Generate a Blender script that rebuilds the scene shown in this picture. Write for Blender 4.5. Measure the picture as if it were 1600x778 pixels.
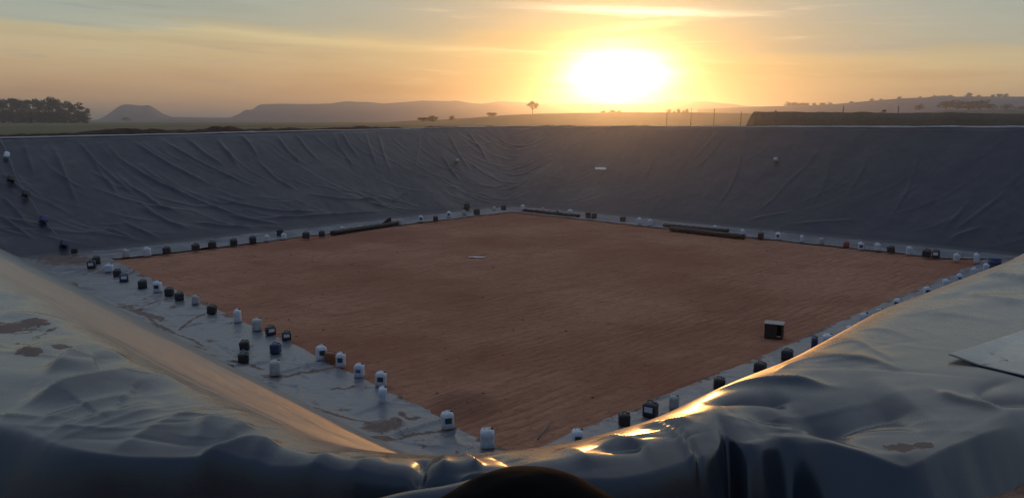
import bpy, bmesh, math, random
import numpy as np
from mathutils import Vector, Matrix
R = math.radians
for o in list(bpy.data.objects): bpy.data.objects.remove(o)
scene = bpy.context.scene
col = scene.collection
rng = np.random.default_rng(7)
random.seed(7)

# ------------------------------------------------------------------ camera
EYE = 7.3
PITCH = math.atan((389 - 188) / 1230)
cam_data = bpy.data.cameras.new('camera'); cam = bpy.data.objects.new('camera', cam_data); col.objects.link(cam)
cam.location = (0, 0, EYE); cam.rotation_euler = (R(90) - PITCH, 0, 0)
cam_data.sensor_width = 36; cam_data.lens = 36 * 1230 / 1600
cam_data.clip_start = 0.05; cam_data.clip_end = 20000
scene.camera = cam

def ray(px, py):
    a, b = (px - 800) / 1230, (389 - py) / 1230
    c, s = math.cos(PITCH), math.sin(PITCH)
    return np.array([a, c + b * s, -s + b * c])
def hit(px, py, z):
    d = ray(px, py); t = (z - EYE) / d[2]
    return np.array([d[0] * t, d[1] * t, z])
def at_y(px, py, Y):
    d = ray(px, py); t = Y / d[1]
    return np.array([d[0] * t, Y, EYE + d[2] * t])

sd = ray(965, 112); sd = sd / np.linalg.norm(sd)
SUN_EL = math.asin(sd[2]); SUN_AZ = math.atan2(sd[0], sd[1])       # azimuth clockwise from +Y
sunl = bpy.data.lights.new('sun', 'SUN'); sunl.energy = 0.95; sunl.angle = R(0.6); sunl.color = (1.0, 0.44, 0.12)
sun = bpy.data.objects.new('sun', sunl); col.objects.link(sun)
sun.rotation_euler = Vector(sd).to_track_quat('Z', 'Y').to_euler()
scene.view_settings.view_transform = 'Standard'; scene.view_settings.look = 'None'
scene.view_settings.exposure = 0; scene.view_settings.gamma = 1
scene.cycles.volume_bounces = 0; scene.cycles.max_bounces = 5; scene.cycles.diffuse_bounces = 2
scene.cycles.sample_clamp_indirect = 3; scene.cycles.use_denoising = True
scene.cycles.volume_step_rate = 1

# ------------------------------------------------------------------ node helper
class NT:
    def __init__(s, tree): s.t = tree; s.n = tree.nodes; s.l = tree.links
    def node(s, typ, ins=None, **kw):
        n = s.n.new(typ)
        for k, v in kw.items(): setattr(n, k, v)
        for k, v in (ins or {}).items():
            sock = n.inputs[k]
            if isinstance(v, bpy.types.NodeSocket): s.l.new(v, sock)
            else: sock.default_value = v
        return n
    def m(s, op, a, b=None, c=None, clamp=False):
        n = s.n.new('ShaderNodeMath'); n.operation = op; n.use_clamp = clamp
        for i, v in enumerate((a, b, c)):
            if v is None: continue
            if isinstance(v, bpy.types.NodeSocket): s.l.new(v, n.inputs[i])
            else: n.inputs[i].default_value = v
        return n.outputs[0]
    def mix(s, f, a, b, typ='MIX'):
        n = s.n.new('ShaderNodeMix'); n.data_type = 'RGBA'; n.blend_type = typ; n.clamp_factor = True
        for idx, v in ((0, f), (6, a), (7, b)):
            if isinstance(v, bpy.types.NodeSocket): s.l.new(v, n.inputs[idx])
            elif idx == 0: n.inputs[0].default_value = v
            else: n.inputs[idx].default_value = (*v, 1) if len(v) == 3 else v
        return n.outputs[2]
    def ramp(s, f, stops, interp='LINEAR'):
        n = s.n.new('ShaderNodeValToRGB'); cr = n.color_ramp; cr.interpolation = interp
        while len(cr.elements) > 1: cr.elements.remove(cr.elements[-1])
        cr.elements[0].position = stops[0][0]; cr.elements[0].color = (*stops[0][1], 1)
        for p, c in stops[1:]:
            e = cr.elements.new(p); e.color = (*c, 1)
        s.l.new(f, n.inputs[0]); return n.outputs[0]
    def sm(s, x, a, b):      # smoothstep 0..1
        n = s.n.new('ShaderNodeMapRange'); n.interpolation_type = 'SMOOTHSTEP'
        s.l.new(x, n.inputs[0]); n.inputs[1].default_value = a; n.inputs[2].default_value = b
        n.inputs[3].default_value = 0; n.inputs[4].default_value = 1
        return n.outputs[0]
    def noise(s, vec, scale, detail=4, rough=0.55, dist=0.0):
        n = s.node('ShaderNodeTexNoise', {'Scale': scale, 'Detail': detail, 'Roughness': rough, 'Distortion': dist})
        if vec is not None: s.l.new(vec, n.inputs['Vector'])
        return n.outputs[0]

def lin(r, g, b):
    f = lambda c: (c / 255 / 12.92) if c <= 10 else ((c / 255 + .055) / 1.055) ** 2.4
    return (f(r), f(g), f(b))

# ------------------------------------------------------------------ sky
world = bpy.data.worlds.new('World'); scene.world = world; world.use_nodes = True
T = NT(world.node_tree); T.n.clear()
out = T.node('ShaderNodeOutputWorld')
tc = T.node('ShaderNodeTexCoord')
nrm = T.node('ShaderNodeVectorMath', {0: tc.outputs['Generated']}, operation='NORMALIZE')
sx = T.node('ShaderNodeSeparateXYZ', {0: nrm.outputs[0]})
X, Y, Z = sx.outputs
el = T.m('MULTIPLY', T.m('ARCSINE', Z), 180 / math.pi)             # degrees
az = T.m('MULTIPLY', T.m('ARCTAN2', X, Y), 180 / math.pi)
dt = T.node('ShaderNodeVectorMath', {0: nrm.outputs[0], 1: tuple(sd)}, operation='DOT_PRODUCT').outputs['Value']
th = T.m('MULTIPLY', T.m('ARCCOSINE', T.m('MINIMUM', dt, 0.9999999)), 180 / math.pi)
cv = T.node('ShaderNodeCombineXYZ', {0: T.m('MULTIPLY', az, 0.045), 1: T.m('ADD', T.m('MULTIPLY', el, 0.55), T.m('MULTIPLY', az, 0.022)), 2: 3.7}).outputs[0]
n1 = T.noise(cv, 1.6, 6, .55, .3)
cv2 = T.node('ShaderNodeCombineXYZ', {0: T.m('MULTIPLY', az, 0.10), 1: T.m('ADD', T.m('MULTIPLY', el, 1.5), T.m('MULTIPLY', az, 0.045)), 2: 9.1}).outputs[0]
n2 = T.noise(cv2, 1.3, 6, .6, .4)
elp = T.m('ADD', el, T.m('MULTIPLY', T.m('SUBTRACT', n1, .5), 3.2))
elp = T.m('ADD', elp, T.m('MULTIPLY', T.m('SUBTRACT', n2, .5), 1.2))
# wavy boundary of the high grey veil, lower towards the right
elp = T.m('ADD', elp, T.m('MULTIPLY', T.sm(az, 4, 22), 1.6))
grad = T.ramp(T.m('DIVIDE', elp, 90.0), [
    (0.0, lin(170, 130, 106)), (1.4/90, lin(190, 150, 112)), (2.8/90, lin(200, 165, 124)), (4.4/90, lin(205, 181, 140)),
    (5.4/90, lin(204, 188, 146)), (6.3/90, lin(168, 174, 158)), (8.6/90, lin(158, 172, 166)),
    (14/90, lin(166, 178, 180)), (30/90, lin(176, 186, 194)), (60/90, lin(176, 184, 196)), (1.0, lin(168, 178, 196))])
# darker, bluer away from the sun
away = T.sm(dt, -0.6, 0.93)
grad = T.mix(away, T.mix(1.0, grad, (0.27, 0.38, 0.62), 'MULTIPLY'), grad)
# soft darker streaks and lighter wisps
wis = T.sm(n2, .55, .72)
fade = T.m('MULTIPLY', T.sm(el, .8, 3.0), T.m('SUBTRACT', 1.0, T.sm(el, 16, 40)))
grad = T.mix(T.m('MULTIPLY', T.m('MULTIPLY', wis, fade), .35), grad, T.mix(T.sm(th, 30, 3), lin(140, 140, 138), (1.3, .95, .6)))
drk = T.m('MULTIPLY', T.m('MULTIPLY', T.sm(n1, .50, .36), fade), .30)
grad = T.mix(drk, grad, T.mix(1.0, grad, (0.72, 0.74, 0.80), 'MULTIPLY'))
# aureole of the low sun in the hazy air: squashed a little by the cloud bank
dx = T.m('SUBTRACT', az, math.degrees(SUN_AZ)); dy = T.m('SUBTRACT', el, math.degrees(SUN_EL) - .3)
dyw = T.m('MULTIPLY', dy, 2.0)
r2 = T.m('ADD', T.m('MULTIPLY', dx, dx), T.m('MULTIPLY', dyw, dyw))
front = T.sm(Y, 0.0, 0.5)
rr = T.m('SQRT', r2)
rr = T.m('MULTIPLY', rr, T.m('ADD', .72, T.m('MULTIPLY', n2, .56)))
core = T.m('EXPONENT', T.m('MULTIPLY', T.m('POWER', T.m('DIVIDE', rr, 3.2), 2.2), -1.0))
ring = T.m('EXPONENT', T.m('DIVIDE', rr, -3.2))
wide = T.m('EXPONENT', T.m('DIVIDE', rr, -11.0))
def scaled(v, c): 
    return T.node('ShaderNodeVectorMath', {0: c, 'Scale': v}, operation='SCALE').outputs[0]
def vadd(a, b): return T.node('ShaderNodeVectorMath', {0: a, 1: b}, operation='ADD').outputs[0]
glow = vadd(vadd(scaled(core, (5.0, 4.2, 2.6)), scaled(ring, (.5, .30, .0))), scaled(wide, (.0, .0, .0)))
glow = scaled(front, glow)
# the few sunlit cirrus streaks above the sun
def streak(px, py, hx, hy, tilt):
    d = ray(px, py); d = d / np.linalg.norm(d)
    a0 = math.degrees(math.atan2(d[0], d[1])); e0 = math.degrees(math.asin(d[2]))
    u = T.m('SUBTRACT', az, a0); v = T.m('SUBTRACT', T.m('SUBTRACT', el, e0), T.m('MULTIPLY', u, tilt))
    v = T.m('ADD', v, T.m('MULTIPLY', T.m('SUBTRACT', n2, .5), .9))
    g = T.m('ADD', T.m('POWER', T.m('ABSOLUTE', T.m('DIVIDE', u, hx)), 2.0), T.m('POWER', T.m('ABSOLUTE', T.m('DIVIDE', v, hy)), 2.0))
    return T.m('EXPONENT', T.m('MULTIPLY', g, -1.0))
s1 = streak(1000, 17, 5.6, .22, -.05); s2 = streak(985, 42, 3.4, .26, .10); s3 = streak(800, 80, 4.5, .16, -.05); s4 = streak(480, 62, 12, .28, -.06)
glow = vadd(glow, scaled(s1, (.95, .80, .58))); glow = vadd(glow, scaled(s2, (.6, .5, .15)))
glow = vadd(glow, scaled(s3, (.28, .20, .12))); glow = vadd(glow, scaled(s4, (.13, .09, .03)))
g1 = streak(1290, 74, 9, .45, -.03); g2 = streak(820, 66, 4.5, .35, -.05)
grey = T.m('MULTIPLY', T.m('MAXIMUM', g1, g2), .45)
skyc = T.mix(grey, grad, T.mix(1.0, grad, (.72, .76, .9), 'MULTIPLY'))
skyc = scaled(T.m('SUBTRACT', 1.0, T.m('MULTIPLY', front, T.m('MULTIPLY', T.m('EXPONENT', T.m('DIVIDE', rr, -12.0)), .80))), skyc)
skyc = vadd(skyc, glow)
bg1 = T.node('ShaderNodeBackground', {'Color': skyc, 'Strength': 0.95})
nish = T.node('ShaderNodeTexSky', sky_type='NISHITA', sun_disc=False, sun_elevation=SUN_EL, sun_rotation=SUN_AZ, dust_density=2.0)
bg2 = T.node('ShaderNodeBackground', {'Color': nish.outputs[0], 'Strength': 0.015})
T.node('ShaderNodeBackground')
add = T.node('ShaderNodeAddShader', {0: bg1.outputs[0], 1: bg2.outputs[0]})
T.l.new(add.outputs[0], out.inputs['Surface'])

# ------------------------------------------------------------------ object helpers
def tag(o, label=None, cat=None, group=None, kind=None):
    if label: o['label'] = label
    if cat: o['category'] = cat
    if group: o['group'] = group
    if kind: o['kind'] = kind
    return o
def empty(name, loc, rz=0.0):
    o = bpy.data.objects.new(name, None); col.objects.link(o); o.location = tuple(float(v) for v in loc); o.rotation_euler[2] = rz
    o.empty_display_size = .2
    return o
def grid_mesh(name, P, mat, parent=None, smooth=True, flip=False):
    """P: (n, m, 3) array of points -> one quad sheet"""
    n, m = P.shape[:2]
    idx = np.arange(n * m).reshape(n, m)
    a, b, c, d = idx[:-1, :-1], idx[1:, :-1], idx[1:, 1:], idx[:-1, 1:]
    q = np.stack([a, b, c, d] if not flip else [a, d, c, b], -1).reshape(-1, 4)
    me = bpy.data.meshes.new(name)
    me.vertices.add(n * m); me.vertices.foreach_set('co', P.reshape(-1).astype(np.float32))
    me.loops.add(q.size); me.loops.foreach_set('vertex_index', q.reshape(-1).astype(np.int32))
    me.polygons.add(len(q)); me.polygons.foreach_set('loop_start', np.arange(0, q.size, 4, dtype=np.int32))
    me.update(calc_edges=True); me.validate()
    me.polygons.foreach_set('use_smooth', np.full(len(me.polygons), smooth))
    me.materials.append(mat)
    o = bpy.data.objects.new(name, me); col.objects.link(o)
    if parent: o.parent = parent
    return o
def bm_obj(name, bm, mat, parent=None, smooth=True):
    me = bpy.data.meshes.new(name); bmesh.ops.recalc_face_normals(bm, faces=bm.faces); bm.to_mesh(me); bm.free()
    for p in me.polygons: p.use_smooth = smooth
    me.materials.append(mat)
    o = bpy.data.objects.new(name, me); col.objects.link(o)
    if parent: o.parent = parent
    return o
def attr(o, name, vals):
    a = o.data.attributes.new(name, 'FLOAT', 'POINT'); a.data.foreach_set('value', np.asarray(vals, dtype=np.float32).reshape(-1))

# value noise in numpy
_perm = rng.permutation(4096)
_val = rng.random(4096)
def vnoise(x, y, seed=0):
    xi = np.floor(x).astype(np.int64); yi = np.floor(y).astype(np.int64)
    fx = x - xi; fy = y - yi
    fx = fx * fx * fx * (fx * (fx * 6 - 15) + 10); fy = fy * fy * fy * (fy * (fy * 6 - 15) + 10)
    def h(i, j): return _val[_perm[(_perm[(i + seed * 131) & 4095] + j) & 4095]]
    return (h(xi, yi) * (1 - fx) + h(xi + 1, yi) * fx) * (1 - fy) + (h(xi, yi + 1) * (1 - fx) + h(xi + 1, yi + 1) * fx) * fy
def fbm(x, y, o=4, seed=0, gain=.5):
    s = 0; a = 1; t = 0
    for k in range(o):
        s = s + a * (vnoise(x * 2 ** k + 17.3 * k, y * 2 ** k + 5.1 * k, seed + k) - .5); t += a; a *= gain
    return s / t * 2
def sstep(x, a, b):
    t = np.clip((x - a) / (b - a), 0, 1); return t * t * (3 - 2 * t)
def fold(x, y, pts, w1, w2, amp, tip=.25, pw=2.0):
    """height of a fold lying along a polyline (world xy); w1/w2 widths either side"""
    pts = np.asarray(pts, float)[:, :2]
    res = np.zeros_like(x)
    pad = 3.2 * max(w1, w2)
    msk = (x > pts[:, 0].min() - pad) & (x < pts[:, 0].max() + pad) & (y > pts[:, 1].min() - pad) & (y < pts[:, 1].max() + pad)
    if not msk.any(): return res
    X_, Y_ = x[msk], y[msk]
    # smooth the polyline (catmull-rom)
    if len(pts) > 2:
        P = np.vstack([2 * pts[0] - pts[1], pts, 2 * pts[-1] - pts[-2]]); q = []
        for i in range(1, len(P) - 2):
            for t in np.linspace(0, 1, 6, endpoint=False):
                q.append(.5 * ((2 * P[i]) + (-P[i-1] + P[i+1]) * t + (2*P[i-1] - 5*P[i] + 4*P[i+1] - P[i+2]) * t*t + (-P[i-1] + 3*P[i] - 3*P[i+1] + P[i+2]) * t**3))
        q.append(P[-2]); pts = np.array(q)
    L = np.concatenate([[0], np.cumsum(np.hypot(*(pts[1:] - pts[:-1]).T))])
    best = np.full(X_.shape, 1e9); sd_ = np.zeros(X_.shape); s_ = np.zeros(X_.shape)
    for i in range(len(pts) - 1):
        ax, ay = pts[i]; bx, by = pts[i + 1]; vx, vy = bx - ax, by - ay; l2 = vx * vx + vy * vy + 1e-12
        t = np.clip(((X_ - ax) * vx + (Y_ - ay) * vy) / l2, 0, 1)
        dx_, dy_ = X_ - ax - t * vx, Y_ - ay - t * vy
        d = np.hypot(dx_, dy_); k = d < best
        best[k] = d[k]; sd_[k] = (vx * dy_ - vy * dx_)[k]; s_[k] = (L[i] + t * (L[i + 1] - L[i]))[k]
    w = np.where(sd_ > 0, w1, w2)
    e = np.minimum(s_, L[-1] - s_) / L[-1]
    taper = .15 + .85 * sstep(e, 0, tip)
    res[msk] = amp * taper * np.exp(-(best / w) ** pw)
    return res

# ------------------------------------------------------------------ materials
def newmat(name):
    m = bpy.data.materials.new(name); m.use_nodes = True
    t = NT(m.node_tree); t.n.clear()
    t.out = t.node('ShaderNodeOutputMaterial'); t.b = t.node('ShaderNodeBsdfPrincipled')
    t.l.new(t.b.outputs[0], t.out.inputs[0])
    t.pos = t.node('ShaderNodeNewGeometry').outputs['Position']
    return m, t
def setin(t, k, v):
    s = t.b.inputs[k]
    if isinstance(v, bpy.types.NodeSocket): t.l.new(v, s)
    else: s.default_value = v if not (isinstance(v, tuple) and len(v) == 3) else (*v, 1)
def bump(t, h, strength, dist):
    n = t.node('ShaderNodeBump', {'Height': h, 'Strength': strength, 'Distance': dist}); t.l.new(n.outputs[0], t.b.inputs['Normal'])
def scalev(t, v, s, rot=0):
    return t.node('ShaderNodeMapping', {'Vector': v, 'Scale': s, 'Rotation': (0, 0, rot)}).outputs[0]

def liner_mat(name, base, dust, dustamt, rough, bscale=1.0, attr_name=True, bstr=.25, drough=.45, spec=.5):
    m, t = newmat(name)
    n = t.noise(t.pos, .9 * bscale, 6, .6); n_f = t.noise(t.pos, 9 * bscale, 5, .65); n_s = t.noise(scalev(t, t.pos, (1, 1, 3)), 38 * bscale, 4, .7)
    df = t.m('MULTIPLY', t.sm(t.m('ADD', t.m('MULTIPLY', n, .65), t.m('MULTIPLY', n_f, .35)), .36, .70), dustamt)
    if attr_name:
        du = t.node('ShaderNodeAttribute', attribute_name='dust').outputs['Fac']
        df = t.m('MINIMUM', t.m('MAXIMUM', 0.0, t.m('ADD', df, t.m('MULTIPLY', du, t.m('ADD', .55, t.m('MULTIPLY', n_f, .6))))), 1.0)
    c = t.mix(df, base, dust)
    r = t.m('ADD', rough, t.m('MULTIPLY', df, drough))
    r = t.m('ADD', r, t.m('MULTIPLY', t.m('SUBTRACT', n_f, .5), .14))
    if attr_name:
        a = t.node('ShaderNodeAttribute', attribute_name='dirt').outputs['Fac']
        nd = t.m('ADD', t.m('MULTIPLY', t.m('SUBTRACT', t.noise(t.pos, 4.5 * bscale / .55 * .8, 6, .7, .6), .5), 2.6), t.m('MULTIPLY', t.m('SUBTRACT', t.noise(t.pos, 30 * bscale, 5, .75), .5), 1.7))
        am = t.m('MULTIPLY', t.sm(t.m('ADD', t.m('MULTIPLY', a, 1.15), t.m('MULTIPLY', nd, t.sm(a, .02, .5))), .56, .70), .88)
        soil = t.mix(n_f, (.08, .045, .032), (.19, .105, .07))
        c = t.mix(am, c, soil); r = t.m('MAXIMUM', r, t.m('MULTIPLY', am, .9))
    setin(t, 'Base Color', c); setin(t, 'Roughness', r); setin(t, 'Specular IOR Level', spec)
    bump(t, t.m('ADD', n_s, t.m('MULTIPLY', n_f, 2.0)), bstr, .004)
    return m
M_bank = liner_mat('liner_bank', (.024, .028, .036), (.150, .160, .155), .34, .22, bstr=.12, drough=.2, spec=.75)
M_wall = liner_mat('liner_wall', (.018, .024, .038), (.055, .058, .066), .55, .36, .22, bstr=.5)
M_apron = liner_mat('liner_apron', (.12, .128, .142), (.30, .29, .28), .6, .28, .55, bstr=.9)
M_black = liner_mat('liner_black', (.012, .012, .013), (.03, .028, .026), .3, .5, 1, False)
M_matte = liner_mat('liner_matte', (.004, .004, .004), (.005, .005, .005), .3, .8, 1, False)
M_matte.node_tree.nodes['Principled BSDF'].inputs['Specular IOR Level'].default_value = .04

m, t = newmat('red_soil'); M_floor = m
rot = scalev(t, t.pos, (1, 1, 1), R(-44))
st = t.noise(scalev(t, rot, (.07, 1.1, 1)), 1.0, 6, .62, .4); st2 = t.noise(scalev(t, rot, (.6, 4.5, 1)), 1.0, 6, .7, 1.2)
lg = t.noise(t.pos, .09, 5, .6); fn = t.noise(t.pos, 3.5, 6, .7); tiny = t.noise(t.pos, 22, 4, .7)
c = t.mix(t.sm(lg, .36, .62), (.345, .145, .085), (.475, .24, .145))
c = t.mix(t.m('MULTIPLY', t.sm(st, .42, .68), .2), c, (.31, .115, .066))
c = t.mix(t.m('MULTIPLY', t.sm(fn, .48, .7), .6), c, (.27, .095, .055))
c = t.mix(t.m('MULTIPLY', t.sm(st2, .48, .64), .38), c, (.21, .085, .055))
vd = t.node('ShaderNodeVectorMath', {0: t.pos, 1: tuple(hit(722, 634, 0))}, operation='SUBTRACT').outputs[0]
vd = t.node('ShaderNodeVectorMath', {0: vd, 1: (.75, .6, 0)}, operation='MULTIPLY').outputs[0]
dark_patch = t.m('ADD', t.node('ShaderNodeVectorMath', {0: vd}, operation='LENGTH').outputs['Value'], t.m('MULTIPLY', t.m('SUBTRACT', fn, .5), 1.2))
c = t.mix(t.m('MULTIPLY', t.sm(dark_patch, .95, .35), .5), c, (.10, .042, .028))  # one darker oval patch in the soil colour
md_ = t.noise(scalev(t, rot, (.6, 1.0, 1)), .42, 7, .7, .8)
tr2 = t.noise(scalev(t, scalev(t, t.pos, (1, 1, 1), R(38)), (.08, 1.6, 1)), 1.0, 5, .6, .6)
c = t.mix(t.m('MULTIPLY', t.sm(tr2, .52, .66), .3), c, (.34, .13, .075))
c = t.mix(t.m('MULTIPLY', t.sm(md_, .5, .68), .35), c, (.23, .08, .052))
setin(t, 'Base Color', c); setin(t, 'Roughness', .95); setin(t, 'Specular IOR Level', .15)
ry = t.node('ShaderNodeSeparateXYZ', {0: rot}).outputs[1]
gl = t.m('SINE', t.m('ADD', t.m('MULTIPLY', ry, 17.0), t.m('MULTIPLY', t.noise(t.pos, .5, 4, .6), 16.0)))
gm = t.sm(t.noise(scalev(t, rot, (.25, .6, 1)), .5, 3, .5), .44, .6)
c2 = t.mix(t.m('MULTIPLY', t.m('MULTIPLY', t.sm(gl, .1, 1.0), gm), .30), c, (.20, .085, .055)); setin(t, 'Base Color', c2)
bump(t, t.m('ADD', t.m('MULTIPLY', t.m('ADD', st2, t.m('MULTIPLY', t.m('MULTIPLY', gl, gm), -.12)), 1.5), t.m('ADD', t.m('MULTIPLY', fn, 1.0), t.m('MULTIPLY', tiny, .3))), .9, .09)

def soil_mat(name, a, b, sc, bs=1.0, bd=.06):
    m, t = newmat(name)
    n = t.noise(t.pos, sc, 7, .65); n2_ = t.noise(t.pos, sc * 9, 5, .7)
    setin(t, 'Base Color', t.mix(t.sm(t.m('ADD', t.m('MULTIPLY', n, .6), t.m('MULTIPLY', n2_, .4)), .35, .65), a, b))
    setin(t, 'Roughness', .95); setin(t, 'Specular IOR Level', .15)
    bump(t, t.m('ADD', n, t.m('MULTIPLY', n2_, .4)), bs, bd)
    return m
M_clod = soil_mat('dark_clods', (.075, .045, .032), (.15, .085, .058), 1.6, 1.0, .2)
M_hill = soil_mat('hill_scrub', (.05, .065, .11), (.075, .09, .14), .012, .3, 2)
M_field = soil_mat('dry_field', (.12, .085, .05), (.17, .12, .07), .02, .3, .5)
M_green = soil_mat('grass_bank', (.15, .115, .075), (.20, .15, .10), .25, .8, .3)
m, t = newmat('ground_mix'); M_ground = m
px_ = t.node('ShaderNodeSeparateXYZ', {0: t.pos})
dist = t.node('ShaderNodeVectorMath', {0: t.pos, 1: (0, 42, 7)}, operation='DISTANCE').outputs['Value']
nb = t.noise(t.pos, .02, 5, .6); ns = t.noise(t.pos, 2.2, 6, .68); nt = t.noise(t.pos, 13, 5, .7)
grass = t.mix(t.sm(nb, .35, .65), (.06, .075, .035), (.12, .115, .06))
soil = t.mix(t.sm(t.m('ADD', t.m('MULTIPLY', ns, .55), t.m('MULTIPLY', nt, .45)), .36, .66), (.17, .092, .058), (.34, .21, .145))
f = t.sm(t.m('ADD', dist, t.m('MULTIPLY', t.m('SUBTRACT', nb, .5), 30)), 56, 72)
setin(t, 'Base Color', t.mix(f, soil, grass)); setin(t, 'Roughness', .95); setin(t, 'Specular IOR Level', .15)
bump(t, t.m('ADD', ns, t.m('MULTIPLY', nt, .5)), 1.0, .06)

def plain(name, c, rough=.5, var=.25, sc=12, spec=.5, bs=.0, bd=.01):
    m, t = newmat(name)
    n = t.noise(t.node('ShaderNodeTexCoord').outputs['Object'], sc, 5, .65)
    oi = t.node('ShaderNodeObjectInfo').outputs['Random']
    k = t.m('ADD', t.m('MULTIPLY', t.sm(n, .35, .7), var), t.m('MULTIPLY', oi, var * .6))
    setin(t, 'Base Color', t.mix(k, c, tuple(v * .45 + .04 * w for v, w in zip(c, (1.2, .7, .5)))))
    setin(t, 'Roughness', rough); setin(t, 'Specular IOR Level', spec)
    if bs: bump(t, n, bs, bd)
    return m
M_white = plain('white_plastic', (.72, .73, .74), .38, .30, 9)
M_cream = plain('dirty_plastic', (.55, .52, .46), .5, .45, 7)
M_dark = plain('black_plastic', (.022, .024, .028), .42, .4, 9)
M_navy = plain('navy_plastic', (.03, .05, .11), .42, .35, 9)
M_blue = plain('blue_plastic', (.03, .055, .17), .42, .35, 9)
M_red = plain('red_plastic', (.34, .07, .05), .5, .4, 9)
M_rust = plain('orange_plastic', (.34, .12, .05), .6, .4, 9)
M_lab_w = plain('white_paper', (.72, .73, .74), .6, .25, 14)
M_lab_d = plain('dark_paper', (.03, .05, .06), .6, .3, 14)
M_lab_b = plain('blue_paper', (.08, .16, .38), .6, .3, 14)
M_rope = plain('rope_fibre', (.20, .20, .20), .8, .3, 20)
M_wood = plain('weathered_wood', (.30, .23, .16), .8, .5, 16, .3, .4)
M_woodk = plain('dark_board', (.035, .026, .022), .8, .4, 10, .3, .3)
M_pale = plain('pale_board', (.42, .38, .34), .7, .4, 8, .3)
M_bark = plain('bark', (.055, .04, .03), .9, .4, 3, .2)
M_leaf = plain('leaves', (.045, .055, .028), .7, .6, .6, .3)
M_leafd = plain('dark_leaves', (.03, .036, .022), .7, .5, .6, .3)
M_conc = plain('pale_post', (.50, .46, .42), .8, .3, 5, .3)

# ------------------------------------------------------------------ plan of the pit
crest_px = [(53,457),(147,517),(204,550),(286,592),(409,648),(480,683),(560,700),(640,705),(700,707),(740,704),(800,698),(870,693),(950,675),(1040,650),(1150,597),(1260,556),(1400,482),(1600,411)]
ck = np.array([hit(a, b, 6.10)[:2] for a, b in crest_px])
ck = ck[np.argsort(ck[:, 0])]
ck = np.vstack([[-60, 41.3 + 21 * .98], [-39.3, 41.3], ck, [39.3, 41.3], [60, 41.3 + 21 * .98]])
lip_px = [(-260,640),(-120,655),(0,668),(75,690),(217,704),(319,702),(430,724),(560,740),(700,752),(800,756),(900,752),(1000,742),(1090,716),(1150,694),(1200,672),(1307,691),(1414,717),(1486,692),(1600,654)]
lk = np.array([hit(a, b, 6.10)[:2] for a, b in lip_px]); lk = lk[np.argsort(lk[:, 0])]
lk = np.vstack([[-60, 41.3 + 21 * .98 - 1.6], [-7, np.interp(-7, ck[:,0], ck[:,1]) - 1.9], lk, [4, np.interp(4, ck[:,0], ck[:,1]) - 1.55], [60, 41.3 + 21 * .98 - 1.6]])
def smooth_interp(x, K, r=.06):
    return sum(np.interp(x + d, K[:, 0], K[:, 1]) for d in np.linspace(-r, r, 7)) / 7
crestY = lambda x: smooth_interp(x, ck, .12)
FX = float(hit(1138, 720, 6.0)[0])
lipY = lambda x: smooth_interp(x, lk, .10) + .10 * np.exp(-((x - FX) / .035) ** 2) - .045 * np.exp(-((x - FX - .11) / .07) ** 2) + .03 * np.exp(-((x - FX - .26) / .06) ** 2)
toeNY = lambda x: np.where(x < 0, 14 - 1.05 * x, 14 + .965 * x) + .6 * np.exp(-(x / 1.5) ** 2)
edgeNY = lambda x: np.where(x < 0, 16.6 - 1.155 * x, 16.2 + .985 * x)
toeFY = lambda x: 68 - .99 * np.sqrt(x * x + 3.0) + .05 * x
edgeFY = lambda x: np.where(x < 0, 63 + 1.04 * x, 63 - .935 * x)
sabs = lambda x: np.sqrt(x * x + 3.0)
rimFY = lambda x: 80 - .985 * sabs(x)
topN = lambda x: np.where(x < 0, 6.10, 6.10 + .0195 * x)
rimFZ = lambda x: np.where(x < 0, 6.66 + .0145 * x, 6.66 + .006 * x)
MITRE = 41.3

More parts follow.
